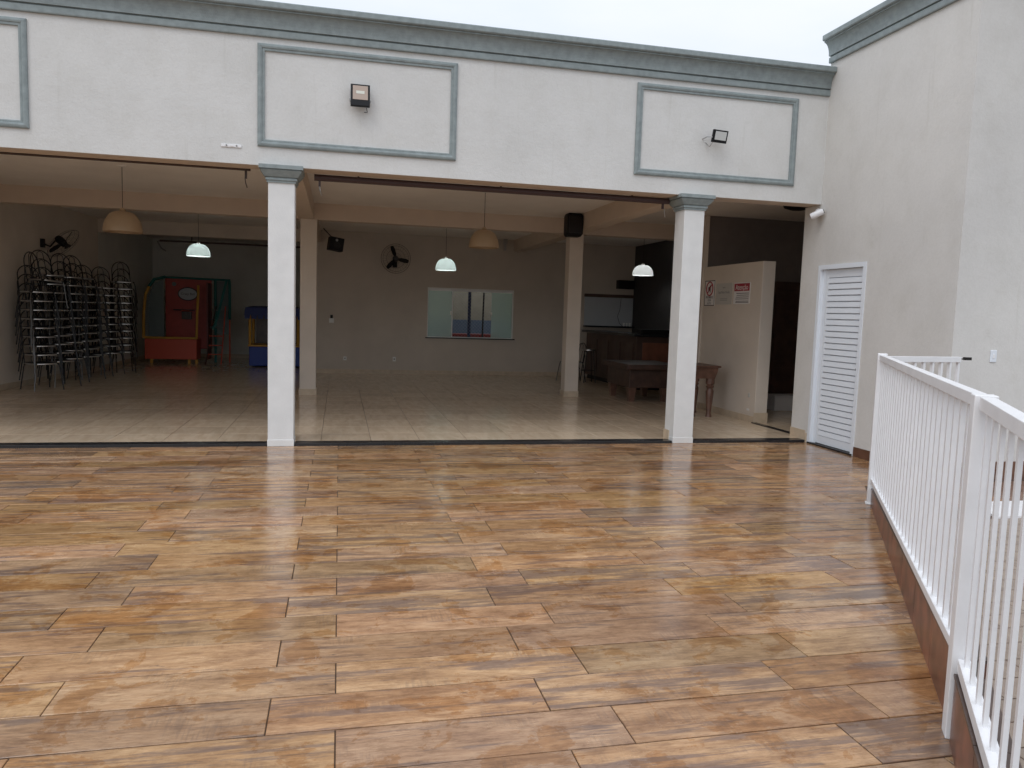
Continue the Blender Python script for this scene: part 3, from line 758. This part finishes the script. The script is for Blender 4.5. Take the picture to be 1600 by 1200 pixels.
# kerb under it: tiled pieces
kb = thing('tiled_kerb', 'rusty brown tiled kerb under the white railing along the patio edge', 'kerb')
def kerb_run(a, d, L_, h0, h1, n):
    nrm = Vector((-d.y, d.x)); nrm = nrm if nrm.x > 0 else -nrm
    for i in range(n):
        s0, s1 = i*L_/n+.002, (i+1)*L_/n-.002
        z0, z1 = h0+(h1-h0)*s0/L_, h0+(h1-h0)*s1/L_
        for (o0, o1, zb0, dz, nm, mt) in ((-.055, -.043, -.004, -.012, 'kerb_tile', KERB), (.043, .055, -.05, -.012, 'kerb_tile', KERB), (-.060, .060, None, 0, 'cap_tile', KCAP)):
            A0 = Vector((a.x+d.x*s0, a.y+d.y*s0)); B0 = Vector((a.x+d.x*s1, a.y+d.y*s1)); q = []
            for base in (0, 1):
                for (pt, z) in ((A0, z0), (B0, z1)):
                    for off in (o0, o1):
                        zz = (z-.012 if zb0 is None else zb0) if base == 0 else (z+dz-.0005 if zb0 is not None else z)
                        q.append((pt.x+nrm.x*off, pt.y+nrm.y*off, zz))
            M().add(q, [(0, 1, 3, 2), (4, 6, 7, 5), (0, 4, 5, 1), (2, 3, 7, 6), (0, 2, 6, 4), (1, 5, 7, 3)]).make(nm, mt, kb)
    A0, B0 = a, a+d*L_; q = []
    for z_ in (0, 1):
        for (pt, z) in ((A0, h0), (B0, h1)):
            for off in (-.043, .043): q.append((pt.x+nrm.x*off, pt.y+nrm.y*off, -.06 if z_ == 0 else z-.0125))
    M().add(q, [(0, 1, 3, 2), (4, 6, 7, 5), (0, 4, 5, 1), (2, 3, 7, 6), (0, 2, 6, 4), (1, 5, 7, 3)]).make('core', CONC, kb)
ka = PX+kn*.045+kd*.045
kerb_run(ka, kd, LK-.07, .150, .305, 7)
kerb_run(P2+Vector((.02, -.02)), k2, 2.7, .275, .25, 5)
# gate between the end post and the wall
ga = thing('gate', 'short white bar gate closing the gap between the railing end and the wall', 'gate')
GA = PX+Vector((.045, .02)); GB = Vector((5.80, -2.80)); gd = (GB-GA).normalized(); GL = (GB-GA).length
bar3(P3(GA, gd, 0, TOP-.012), P3(GA, gd, GL, TOP-.02), .04, .052).make('top_rail', WPAINT, ga, bevel=.003)
bar3(P3(GA, gd, 0, .14), P3(GA, gd, GL, .14), .04, .05).make('bottom_rail', WPAINT, ga, bevel=.003)
for i in range(9):
    s = .02+i*(GL-.04)/8
    o = M().box(-.016, .016, -.012, .012, .09, TOP-.06).make('upright', WPAINT, ga, loc=P3(GA, gd, s, 0)); o.rotation_euler = (0, 0, ang(gd))
M().tube([P3(GA, gd, GL, 1.295), P3(GA, gd, GL+.10, 1.295)], .006, 6).make('bolt', BLACKM, ga)
M().box(-.03, .045, -.015, .015, -.014, .014).make('latch', BLACKM, ga, loc=P3(GA, gd, GL+.12, 1.297))

# lower deck right of the railing
dk = struct(M().prism([(PX.x+.06, -3.10), (W-.02, -2.62), (W, YJ), (14, YJ), (14, -16), (-2.2, -16), (PY.x+.0, PY.y-.02)][::-1], 'z', -.06, -.014).make('side_deck', GROUT))
# reddish tiles next to the wall, grey beige tiles in front of the white strip
def clipped(x0, x1, y0, y1, m, z, name='deck_tile'):
    bm = bmesh.new(); mm = M().cham(x1-x0-.005, y1-y0-.005, .008); vv = [bm.verts.new(v) for v in mm.v]
    for f in mm.f: bm.faces.new([vv[i] for i in f])
    cx, cy = (x0+x1)/2, (y0+y1)/2
    for pt, nrm in (((PX+kn*.06), -kn), ((P2+Vector((.10, -.02))), Vector((-k2.y, k2.x)) if k2.y > 0 else Vector((k2.y, -k2.x)))):
        if pt is not None:
            g = bm.verts[:]+bm.edges[:]+bm.faces[:]
            rr = bmesh.ops.bisect_plane(bm, geom=g, plane_co=(pt.x-cx, pt.y-cy, 0), plane_no=(nrm.x, nrm.y, 0), clear_outer=True)
            ed = [e for e in rr['geom_cut'] if isinstance(e, bmesh.types.BMEdge)]
            if ed: bmesh.ops.holes_fill(bm, edges=ed, sides=0)
    if len(bm.faces) < 3: bm.free(); return
    bmesh.ops.recalc_face_normals(bm, faces=bm.faces)
    me = bpy.data.meshes.new(name); bm.to_mesh(me); bm.free(); me.materials.append(m); inst(me, name, dk, (cx, cy, z))
for j in range(3):
    for i in range(5):
        x0 = 5.0+i*.9-(.45 if j % 2 else 0); clipped(x0, x0+.9, -3.22+j*.2815, -3.22+(j+1)*.2815, RAMPD, -.006)
for j in range(24):
    y0 = -3.72-(j+1)*.1655
    for i in range(9):
        x0 = 1.2+i*.66-(.33 if j % 2 else 0)
        if any(seen(xx, y0, 0, 150) for xx in (x0, x0+.66)): clipped(x0, x0+.66, y0, y0+.1655, RAMPT, -.006)
st_ = tag(M().prism([(5.45, -3.72), (8.5, -3.72), (8.5, -3.24), (5.60, -3.24)], 'z', -.012, .012).make('white_step_edge', WPAINT), 'white painted strip across the side deck seen through the railing bars', 'step edge')

# ------------------------------------------------------------------ pendant lamps
def lamp(x, y, ztop, zbot, rad, shade, label, lit=False):
    t = thing('pendant_lamp', label, 'lamp', (x, y, ZC), 0, 'dome pendant lamps')
    M().lathe([(.0, -.018), (.05, -.016), (.065, 0)], n=18).make('ceiling_rose', PAPER, t, True)
    M().tube([(0, 0, -.015), (0, 0, ztop-ZC+.03)], .0042, 6).make('cord', BLACKM, t)
    M().lathe([(.035, ztop-ZC), (.04, ztop-ZC+.012), (.028, ztop-ZC+.035), (.012, ztop-ZC+.045)], n=16).make('socket_cap', shade if not lit else PAPER, t, True)
    h = ztop-zbot; pr = []
    for i in range(11):
        a = i/10; rr = rad*(.20+.80*math.sin(a*math.pi/2)**.80); pr.append((rr, ztop-ZC-h*(1-math.cos(a*math.pi/2))**.92))
    inn = [(q[0]-.006, q[1]-.004) for q in pr[::-1]]
    M().shell(pr+inn, n=36).make('shade', shade, t, True)
    if lit:
        M().lathe([(0, -.03), (.02, -.025), (.03, 0), (.02, .025), (0, .03)], (0, 0, zbot-ZC+h*.72), 14).make('bulb', BULB, t, True)
        pl = bpy.data.lights.new('lamp_light', 'POINT'); pl.energy = 5.0; pl.color = (.95, 1, .99); pl.shadow_soft_size = .05
        po_ = bpy.data.objects.new('lamp_light', pl); C.objects.link(po_); po_.parent = t; po_.location = (0, 0, zbot-ZC+h*.62-.055)
lamp(-2.87, 2.40, 2.80, 2.525, .245, AMBER, 'unlit amber dome pendant lamp in the left opening before the red play machine')
lamp(2.115, 2.50, 2.83, 2.568, .228, AMBER, 'unlit amber dome pendant lamp between the two white columns')
lamp(-2.735, 7.3, 2.76, 2.525, .225, LITW, 'lit white dome pendant lamp left of the first white column', True)
lamp(2.19, 7.3, 2.70, 2.46, .218, LITW, 'lit white dome pendant lamp above the back window', True)
lamp(6.65, 7.3, 2.76, 2.535, .235, LITG, 'lit greyish dome pendant lamp above the dark bar', True)

# ------------------------------------------------------------------ loudspeakers, fans, switches
s1 = thing('loudspeaker', 'black loudspeaker fixed to the side of the beam beside the right inner column', 'speaker', (4.06, 4.30, 2.985), 0, 'black wall loudspeakers')
M().rects([(-.12, .12, -.09, .10, 0), (-.145, .145, -.14, .12, .05), (-.145, .145, -.14, .12, .37), (-.12, .12, -.10, .10, .41)]).make('cabinet', BLACK, s1, bevel=.015)
M().box(-.12, .12, -.15, -.139, .06, .35).make('grille', BLACKM, s1)
M().box(.12, .149, -.03, .03, .18, .30).make('bracket', BLACKM, s1)
s2 = thing('loudspeaker', 'black boxy loudspeaker hung near the ceiling left of the round wall fan', 'speaker', (-.10, 8.6, 2.99), R(14), 'black wall loudspeakers')
rt = Matrix.Rotation(R(8), 4, 'Y')
M().box(-.155, .155, -.12, .12, -.145, .145, rt).make('cabinet', BLACK, s2, bevel=.01)
M().lathe([(.075, 0), (.07, .006), (.02, .0), (0, .008)], (0, -.121, -.03), 20, Matrix.Rotation(R(90), 4, 'X')).make('cone', BLACKM, s2, True)
M().lathe([(.03, 0), (.028, .008), (0, .01)], (0, -.121, .085), 14, Matrix.Rotation(R(90), 4, 'X')).make('tweeter', CHROME, s2, True)
M().tube([(0, .1, .10), (-.25, .1, .34)], .012, 6).make('bracket', BLACKM, s2)

def fan(loc, rot, label, wallpt):
    t = thing('wall_fan', label, 'fan', loc, 0, 'black three-bladed wall fans'); Q = rot
    def bl(a):
        vs = []
        for s, ww in ((.05, .025), (.12, .050), (.22, .058), (.29, .042), (.305, .015)):
            for e in (-1, 1):
                p = Vector((s, e*ww*.9+s*.15, e*.025*ww/.08)); vs.append(Q @ (Matrix.Rotation(a, 4, 'Z') @ p))
                vs.append(Q @ (Matrix.Rotation(a, 4, 'Z') @ (p+Vector((0, 0, .006)))))
        fs = []
        for i in range(4):
            b = i*4; fs += [(b, b+4, b+6, b+2), (b+1, b+3, b+7, b+5), (b, b+1, b+5, b+4), (b+2, b+6, b+7, b+3)]
        fs += [(0, 2, 3, 1), (16, 17, 19, 18)]
        return M().add(vs, fs).make('blade', BLACK, t)
    for k_ in range(3): bl(R(100)+k_*2*math.pi/3)
    M().lathe([(0, .05), (.055, .045), (.07, 0), (.075, -.10), (.05, -.16), (0, -.165)], n=18, mtx=Q).make('motor', BLACK, t, True)
    cg = M()
    for rr, zz in ((.345, 0), (.30, .055), (.22, .075), (.12, .085), (.30, -.055), (.22, -.075)):
        cg.tube([Q @ Vector((rr*math.cos(a*math.pi/16), rr*math.sin(a*math.pi/16), zz)) for a in range(32)], .0016 if rr < .34 else .004, 4, True)
    for k_ in range(28):
        a = k_*2*math.pi/28; c_, s_ = math.cos(a), math.sin(a)
        cg.tube([Q @ Vector((rr*c_, rr*s_, zz)) for rr, zz in ((.05, .09), (.22, .077), (.30, .057), (.345, 0), (.30, -.057), (.22, -.077))], .0010, 3)
    cg.make('cage', BLACKM, t)
    M().lathe([(0, .10), (.05, .098), (.055, .085), (0, .08)], n=16, mtx=Q).make('badge', BLACKM, t)
    wp = Vector(wallpt)-Vector(loc)
    M().tube([Q @ Vector((0, 0, -.14)), wp*.6+Vector((0, 0, -.06)), wp], .017, 8).make('arm', BLACK, t)
    M().box(-.05, .05, -.05, .05, -.08, .08).make('wall_plate', BLACK, t, loc=wp)
fan((1.285, 9.42, 2.79), Matrix.Rotation(R(90), 4, 'X'), 'round black wall fan above the back window to its left', (1.285, 9.72, 2.68))
fan((-5.09, 7.1, 2.64), Vector((.72, -.10, -.69)).to_track_quat('Z', 'Y').to_matrix().to_4x4(), 'black wall fan seen side-on above the stacked chairs', (-5.43, 7.0, 2.62))

def plate(x, z, wd, ht, label, cat, grp=None):
    t = thing('wall_socket' if cat == 'socket' else 'wall_switch', label, cat, (x, 9.75, z), 0, grp)
    M().box(-wd/2, wd/2, -.012, 0, -ht/2, ht/2).make('plate', WHITEP, t, bevel=.003)
    M().box(-wd*.22, wd*.22, -.016, -.012, -ht*.16, ht*.16).make('insert', GREYINK if cat == 'socket' else WHITEP, t)
plate(-.184, 1.285, .11, .11, 'pale square switch under a black keypad on the rear wall', 'switch')
plate(.138, .39, .075, .09, 'low white wall socket, nearer the left inner column', 'socket', 'low sockets on the rear wall')
plate(1.31, .39, .075, .11, 'low white wall socket below the left of the back window', 'socket', 'low sockets on the rear wall')
kp = thing('keypad', 'small black keypad directly above the pale switch on the rear wall', 'keypad', (-.184, 9.75, 1.38))
M().box(-.03, .03, -.03, 0, -.04, .04).make('body', BLACK, kp, bevel=.004); M().box(-.02, .02, -.033, -.03, .0, .03).make('display', INK, kp)
pb = thing('ceiling_bracket', 'small grey bracket hanging below the ceiling right of the amber lamp', 'bracket', (3.95, 9.6, 3.12))
M().box(-.03, .03, -.03, .03, 0, .16).make('stem', CHROME, pb); M().box(-.05, .05, -.05, .05, .16, .28).make('plate', CHROME, pb)
# pipe and strip across the alcove
ap = thing('alcove_rail', 'long dark rail with a bent end high in the left alcove', 'rail', (0, 10.4, 3.02))
M().tube([(-4.1, 0, 0), (-.7, 0, 0)], .022, 8).make('tube', RAILM, ap)
M().tube([(-4.1, 0, .0), (-4.15, 0, -.02), (-4.05, -.05, -.18), (-3.95, -.08, -.24)], .018, 8).make('bent_end', CHROME, ap)
for x in (-3.4, -1.2): M().box(x-.012, x+.012, -.012, .012, 0, ZC-3.02).make('hanger', RAILM, ap)

# ------------------------------------------------------------------ bar, stools, board, tables
bar = thing('bar_counter', 'dark brown bar counter with black granite top at the back right', 'bar counter')
M().prism([(6.08, 9.4), (6.22, 6.4), (7.38, 6.4), (7.38, 6.7), (6.62, 6.7), (6.50, 9.4)], 'z', ZF+.10, 1.18).make('front', BARW, bar)
M().prism([(6.12, 9.35), (6.27, 6.45), (7.38, 6.45), (7.38, 6.7), (6.60, 6.7), (6.48, 9.35)], 'z', ZF, ZF+.10).make('plinth', BLACK, bar)
M().prism([(5.96, 9.46), (6.10, 6.28), (7.40, 6.28), (7.40, 6.78), (6.70, 6.78), (6.58, 9.46)], 'z', 1.18, 1.235).make('countertop', GRAN, bar, bevel=.006)
M().box(6.35, 7.1, 6.385, 6.398, .55, 1.05).make('panel', BARP, bar, bevel=.005)
for i in range(4):
    ya = 6.55+i*.70; M().prism([(6.075+.0*i, 0), (6.09, 0), (6.09, .78), (6.075, .78)], 'y', 0, .62).make('panel', BARW, bar, loc=(.125-.0467*(ya-6.4)+.0-.0, ya, .25))
wb = thing('wall_board', 'pale grey board under a brown strip on the wall behind the bar', 'board', (6.755, 9.745, 1.32))
M().box(-.655, .655, -.02, 0, 0, .75).make('panel', BOARD, wb)
M().box(-.67, .67, -.05, 0, .75, .83).make('top_strip', BARW, wb)
M().tube([(.32, -.026, .74), (.30, -.028, .45), (.24, -.03, .28), (.30, -.03, .10), (.38, -.03, .03)], .006, 6).make('cord', INK, wb)
for x in (.40, .48, .56):
    cu = thing('cup', {.40: 'small clear cup on the bar ledge, nearest the hanging cord', .48: 'small clear cup on the bar ledge, middle of the three', .56: 'small clear cup on the bar ledge, rightmost of the three'}[x], 'cup', (6.755+x, 9.66, 1.345), 0, 'cups on the ledge')
    M().lathe([(.02, 0), (.028, .07), (.030, .09), (.026, .088), (.018, .008), (0, .008)], n=12).make('body', WHITEP, cu, True)
    M().lathe([(.031, .086), (.031, .092), (.027, .092), (.027, .086)], n=12).make('rim', WHITEP, cu)
lg = tag(M().box(6.08, 7.41, 9.56, 9.725, 1.305, 1.344).make('ledge', GRAN), 'black ledge below the pale board behind the bar', 'shelf')
tv = thing('black_box_unit', 'small black box mounted on the wall above the pale board', 'box', (7.15, 9.70, 2.30))
M().box(-.22, .22, -.15, .04, 0, .22).make('case', BLACK, tv, bevel=.006); M().box(-.20, .20, -.156, -.151, .03, .19).make('front', BLACKM, tv)
fr = thing('black_appliance', 'low black appliance standing on the right part of the bar top', 'appliance', (6.75, 6.58, 1.235))
M().box(-.42, .40, -.15, .15, 0, .10).make('body', BLACK, fr, bevel=.01); M().box(-.40, .38, -.157, -.151, .015, .085).make('front', BLACKM, fr)

def stool(x, y, label):
    t = thing('bar_stool', label, 'stool', (x, y, ZF), 0, 'stools before the bar')
    M().lathe([(0, .74), (.15, .74), (.165, .75), (.165, .775), (.14, .79), (0, .792)], n=22).make('seat', CHROME, t, True)
    for k_ in range(4):
        a = R(45)+k_*math.pi/2; c_, s_ = math.cos(a), math.sin(a)
        M().tube([(.11*c_, .11*s_, .745), (.20*c_, .20*s_, 0)], .011, 7).make('leg', BLACKM, t)
    M().tube([(.17*math.cos(k_*math.pi/10), .17*math.sin(k_*math.pi/10), .28) for k_ in range(20)], .008, 6, True).make('foot_ring', BLACKM, t)
stool(5.72, 8.1, 'round pale-topped bar stool before the bar, the right one')
stool(5.55, 8.75, 'round bar stool before the bar, the left one')

def turned(h, rr):
    return [(.9*rr, 0), (rr*.75, .03), (rr*.62, .10*h), (rr*.95, .45*h), (rr*1.12, .66*h), (rr*.75, .74*h), (rr*1.15, .78*h), (rr*.8, .82*h), (rr*1.2, .86*h), (rr*1.2, h)]
tb = thing('turned_leg_table', 'reddish brown wooden table with thick turned legs, half hidden behind the right front column', 'table', (5.72, 2.52, ZF))
M().box(-.30, .24, -.38, .42, .80, .83).make('tabletop', MWOOD, tb, bevel=.010)
M().rects([(-.22, .17, -.31, .34, .62), (-.25, .20, -.34, .37, .74), (-.255, .205, -.345, .375, .797)]).make('apron', MWOOD, tb)
for sx in (-.17, .12):
    for sy in (-.25, .28): M().lathe(turned(.62, .058), (sx, sy, 0), 18).make('leg', MWOOD, tb, True)
ta = thing('heavy_games_table', 'dark brown heavy games table with blocky legs standing before the bar', 'table', (5.66, 4.72, ZF))
M().box(-.52, .60, -.60, .75, .60, .70).make('tabletop', DWOOD, ta, bevel=.012)
M().box(-.44, .52, -.52, .67, .26, .598).make('body', DWOOD, ta, bevel=.01)
for sx in (-.36, .30):
    for sy in (-.42, .55): M().rects([(sx-.045, sx+.045, sy-.045, sy+.045, 0), (sx-.075, sx+.075, sy-.075, sy+.075, .258)]).make('leg', MWOOD, ta)

# ------------------------------------------------------------------ red play machine and blue play castle
pmc = thing('play_machine', 'red ball game machine with oval sign, yellow and teal padded frame and side netting', 'play machine', (0, 12.2, ZF))
x0, x1 = -4.89, -3.62
M().box(x0+.02, x1, 0, .06, .10, .62).make('front_bin', TORANGE, pmc, bevel=.01)
M().box(x0+.02, x0+.06, .06, .62, .10, .62).make('bin_side', TORANGE, pmc); M().box(x1-.04, x1, .06, .62, .10, .62).make('bin_side', TORANGE, pmc)
M().box(x0, x1+.02, -.02, .03, .625, .68).make('front_rail', TYEL, pmc, bevel=.01)
M().box(x0+.40, x1+.28, .62, .67, .35, 2.20).make('backboard', TRED, pmc, bevel=.01)
sg = M().lathe([(0, 0), (.235, 0), (.235, .012), (0, .014)], (0, 0, 0), 32, Matrix.Diagonal((1, .70, 1, 1))).make('oval_sign', BOARD, pmc, loc=(x0+.96, .61, 1.80)); sg.rotation_euler = (R(90), 0, 0)
M().tube([(.24*math.cos(a*math.pi/16), .168*math.sin(a*math.pi/16), .008) for a in range(32)], .014, 6, True).make('oval_rim', INK, sg)
text('Crazy Ball', .085, INK, sg, (0, .0, .0145), (0, 0, 0))
M().box(x0+.62, x1-.14, .48, .60, 1.36, 1.39).make('hoop_shelf', INK, pmc)
M().box(x0+.82, x0+1.06, .50, .60, 1.13, 1.33).make('score_box', DWOOD, pmc)
M().tube([(.09*math.cos(a*math.pi/10), .09*math.sin(a*math.pi/10), 0) for a in range(20)], .01, 6, True).make('hoop', TORANGE, pmc, loc=(x0+.93, .42, 1.37))
dsk = M().lathe([(0, 0), (.055, 0), (.05, .014), (0, .018)], n=16).make('round_badge', TNET, pmc, loc=(x0+.62, .61, 2.05)); dsk.rotation_euler = (R(90), 0, 0)
# curved side posts
M().tube([(x0, 0, .64), (x0+.01, 0, 1.3), (x0+.06, 0, 1.75), (x0+.13, .05, 1.95)], .035, 10).make('padded_post', TYEL, pmc, True)
M().tube([(x0+.13, .05, 1.95), (x0+.22, .2, 2.14), (x0+.42, .5, 2.22)], .040, 10).make('padded_post', TTEAL, pmc, True)
M().tube([(x1+.0, 0, .64), (x1+.02, 0, 1.3), (x1+.04, .05, 1.80), (x1+.03, .12, 2.02)], .032, 10).make('padded_post', TYEL, pmc, True)
M().tube([(x1+.38, .60, .0), (x1+.38, .60, 2.20)], .035, 8).make('padded_post', TTEAL, pmc, True)
M().tube([(x1+.74, .60, .0), (x1+.74, .60, 1.15)], .020, 8).make('padded_post', TORANGE, pmc, True)
M().tube([(x1+.74, .60, 1.15), (x1+.74, .60, 2.18)], .036, 8).make('padded_post', TTEAL, pmc, True)
M().tube([(x1+.70, .30, 2.18), (x1+.52, -.05, 1.2), (x1+.42, -.1, .9)], .032, 8).make('padded_post', TTEAL, pmc, True)
M().tube([(x0+.42, .6, 2.22), (x1+.76, .6, 2.20)], .028, 8).make('top_bar', TTEAL, pmc, True)
for i, z in enumerate((.25, .48, .72, .95, 1.15, 1.4)): M().tube([(x1+.30-.0, -.10+.10*i, z), (x1+.62, -.10+.10*i, z)], .014, 6).make('ladder_rung', TORANGE if i < 3 else TNET, pmc)
M().tube([(x1+.24, -.14, 0), (x1+.42, .42, 1.5)], .016, 6).make('ladder_rail', DWOOD, pmc); M().tube([(x1+.62, -.14, .0), (x1+.66, .42, 1.5)], .016, 6).make('ladder_rail', TORANGE, pmc)
for x in (x0+.18, x1-.18, x1+.0): M().box(x-.03, x+.03, -.01, .05, 0, .10).make('foot', TYEL, pmc)
M().prism([(x0+.035, .64), (x0+.42, .64), (x0+.42, 2.18), (x0+.16, 2.0), (x0+.07, 1.7)], 'y', .34, .345).make('side_sheet', TSHEET, pmc)
M().box(x1+.40, x1+.72, .615, .622, .75, 2.17).make('side_sheet', TSHEET, pmc)
M().box(x1+.245, x1+.275, .05, .615, .10, 2.10).make('side_panel', DREDP, pmc)
ntm = M()
for i in range(16): ntm.tube([(x0+.02+.4*0, .02+i*.038, .66), (x0+.08, .02+i*.038, 1.9)], .003, 3)
for i in range(22): ntm.tube([(x0+.02, .02, .7+i*.055), (x0+.40, .60, .7+i*.055)], .003, 3)
nt_ = ntm.make('side_net', TNET, pmc); nt_['kind'] = 'stuff'
ntm = M()
for i in range(12): ntm.tube([(x1+.40+i*.028, .605, 1.2), (x1+.40+i*.028, .605, 2.16)], .003, 3)
for i in range(26): ntm.tube([(x1+.40, .605, .9+i*.05), (x1+.72, .605, .9+i*.05)], .003, 3)
nt_ = ntm.make('side_net', TNET, pmc); nt_['kind'] = 'stuff'

pc = thing('play_castle', 'blue play booth with navy fringed roof and yellow corner posts beside the first column', 'play booth', (-2.25, 11.25, ZF))
M().box(.03, 1.30, .02, .9, .03, .52).make('base', TBLUE, pc, bevel=.02)
M().box(.0, 1.32, -.01, .92, .52, .565).make('ledge', TYEL, pc, bevel=.01)
for x in (.05, 1.22):
    for yy in (.05, .84): M().tube([(x, yy, .56), (x, yy, 1.32)], .035, 8).make('post', TYEL, pc, True)
M().box(.12, 1.15, .80, .86, .57, 1.32).make('back_panel', DWOOD, pc)
M().rects([(-.08, 1.36, -.06, .96, 1.32), (-.05, 1.33, -.03, .93, 1.50), (.10, 1.18, .12, .78, 1.54)]).make('roof', TNAVY, pc)
for i in range(9): M().prism([(-.08+i*.16, 1.325), (-.08+(i+1)*.16-.01, 1.325), (-.08+(i+.82)*.16, 1.22), (-.08+(i+.14)*.16, 1.22)], 'y', -.068, -.056).make('fringe', TNAVY, pc)

# ------------------------------------------------------------------ stacked chairs
def chair_proto():
    t = thing('bistro_chair', 'chair', 'chair', (0, 0, 0), 0, 'stacked bistro chairs')
    # faces +x ; backrest at -x
    M().rects([(-.19, .18, -.18, .18, .440), (-.20, .20, -.195, .195, .446), (-.20, .20, -.195, .195, .462), (-.18, .18, -.175, .175, .474)]).make('seat', SEATM, t, bevel=.02)
    pts = []
    for a in range(24):
        th = a*2*math.pi/24; ex = .55
        cx_, sy_ = math.cos(th), math.sin(th)
        pts.append((.212*math.copysign(abs(cx_)**ex, cx_), .207*math.copysign(abs(sy_)**ex, sy_), .452))
    M().tube(pts, .0135, 6, True).make('seat_rim', RIMM, t, True)
    bk = []
    for a in range(13):
        th = math.pi*a/12; y = .175*math.cos(th); zz = .72+.19*math.sin(th); bk.append((-.215-.10*(zz-.45)/.45, y, zz))
    bk = [(-.205, .185, .45)]+bk+[(-.205, -.185, .45)]
    b = M().tube(bk, .0095, 7); 
    b.make('backrest', BLACKM, t, True)
    for sy in (-.065, .065):
        M().tube([(-.207, sy, .455), (-.262, sy, .70), (-.293, sy*.75, .86), (-.306, 0, .895)], .006, 6).make('back_bar', BLACKM, t, True)
    for sx in (-1, 1):
        for sy in (-1, 1):
            M().tube([(.19*sx, .185*sy, .445), (.205*sx, .20*sy, .38), (.26*sx, .235*sy, 0)], .010, 7).make('leg', BLACKM if not (sy < 0 and sx > 0) else LEGM, t, True)
    return t
cproto = chair_proto()
kids = list(cproto.children)
ordn = ['bottom', 'second', 'third', 'fourth', 'fifth', 'sixth', 'seventh', 'eighth', 'ninth', 'tenth', 'eleventh']
stacks = [(-5.00, 5.58, -46, 9, 'the nearest stack', .003), (-4.93, 6.25, -42, 11, 'the second nearest stack', -.006), (-4.98, 6.95, -48, 11, 'the third nearest stack', .008),
          (-4.90, 7.62, -44, 11, 'the fourth nearest stack', .002), (-4.90, 8.22, -52, 10, 'the fifth nearest stack', -.004), (-4.80, 8.80, -58, 10, 'the second farthest stack', .0), (-4.66, 9.32, -68, 11, 'the farthest stack', .008)]
first = True
for (sx, sy, rz, n, nm, lean) in stacks:
    for k in range(n):
        if first: o = cproto; first = False
        else:
            o = cproto.copy(); C.objects.link(o)
            for c_ in kids:
                d_ = c_.copy(); C.objects.link(d_); d_.parent = o
        bx_, by_ = -math.cos(R(rz)), -math.sin(R(rz))
        o.location = (sx+.016*k*bx_+random.uniform(-.008, .008)+lean*k*.6, sy+.016*k*by_+random.uniform(-.012, .012)+lean*k*.6, ZF+.152*k)
        o.rotation_euler = (0, R(-1.2*0), R(rz+random.uniform(-3, 3)))
        pos = ordn[k]+' chair from the floor in '+nm if k else 'bottom chair standing on the floor in '+nm
        if k == n-1: pos = 'topmost chair of '+nm
        o['label'] = 'black metal bistro chair, '+pos
# one chair lying slanted on top of the nearest stacks
o = cproto.copy(); C.objects.link(o)
for c_ in kids:
    d_ = c_.copy(); C.objects.link(d_); d_.parent = o
o.location = (-5.05, 5.95, ZF+1.42); o.rotation_euler = (0, R(4), R(55)); o['label'] = 'black metal bistro chair turned sideways on top between the two nearest stacks'
# chair by the stools
o = cproto.copy(); C.objects.link(o)
for c_ in kids:
    d_ = c_.copy(); C.objects.link(d_); d_.parent = o
o.location = (5.35, 8.25, ZF); o.rotation_euler = (0, 0, R(200)); del o['group']; o['label'] = 'single black metal chair standing by the bar stools behind the inner column'
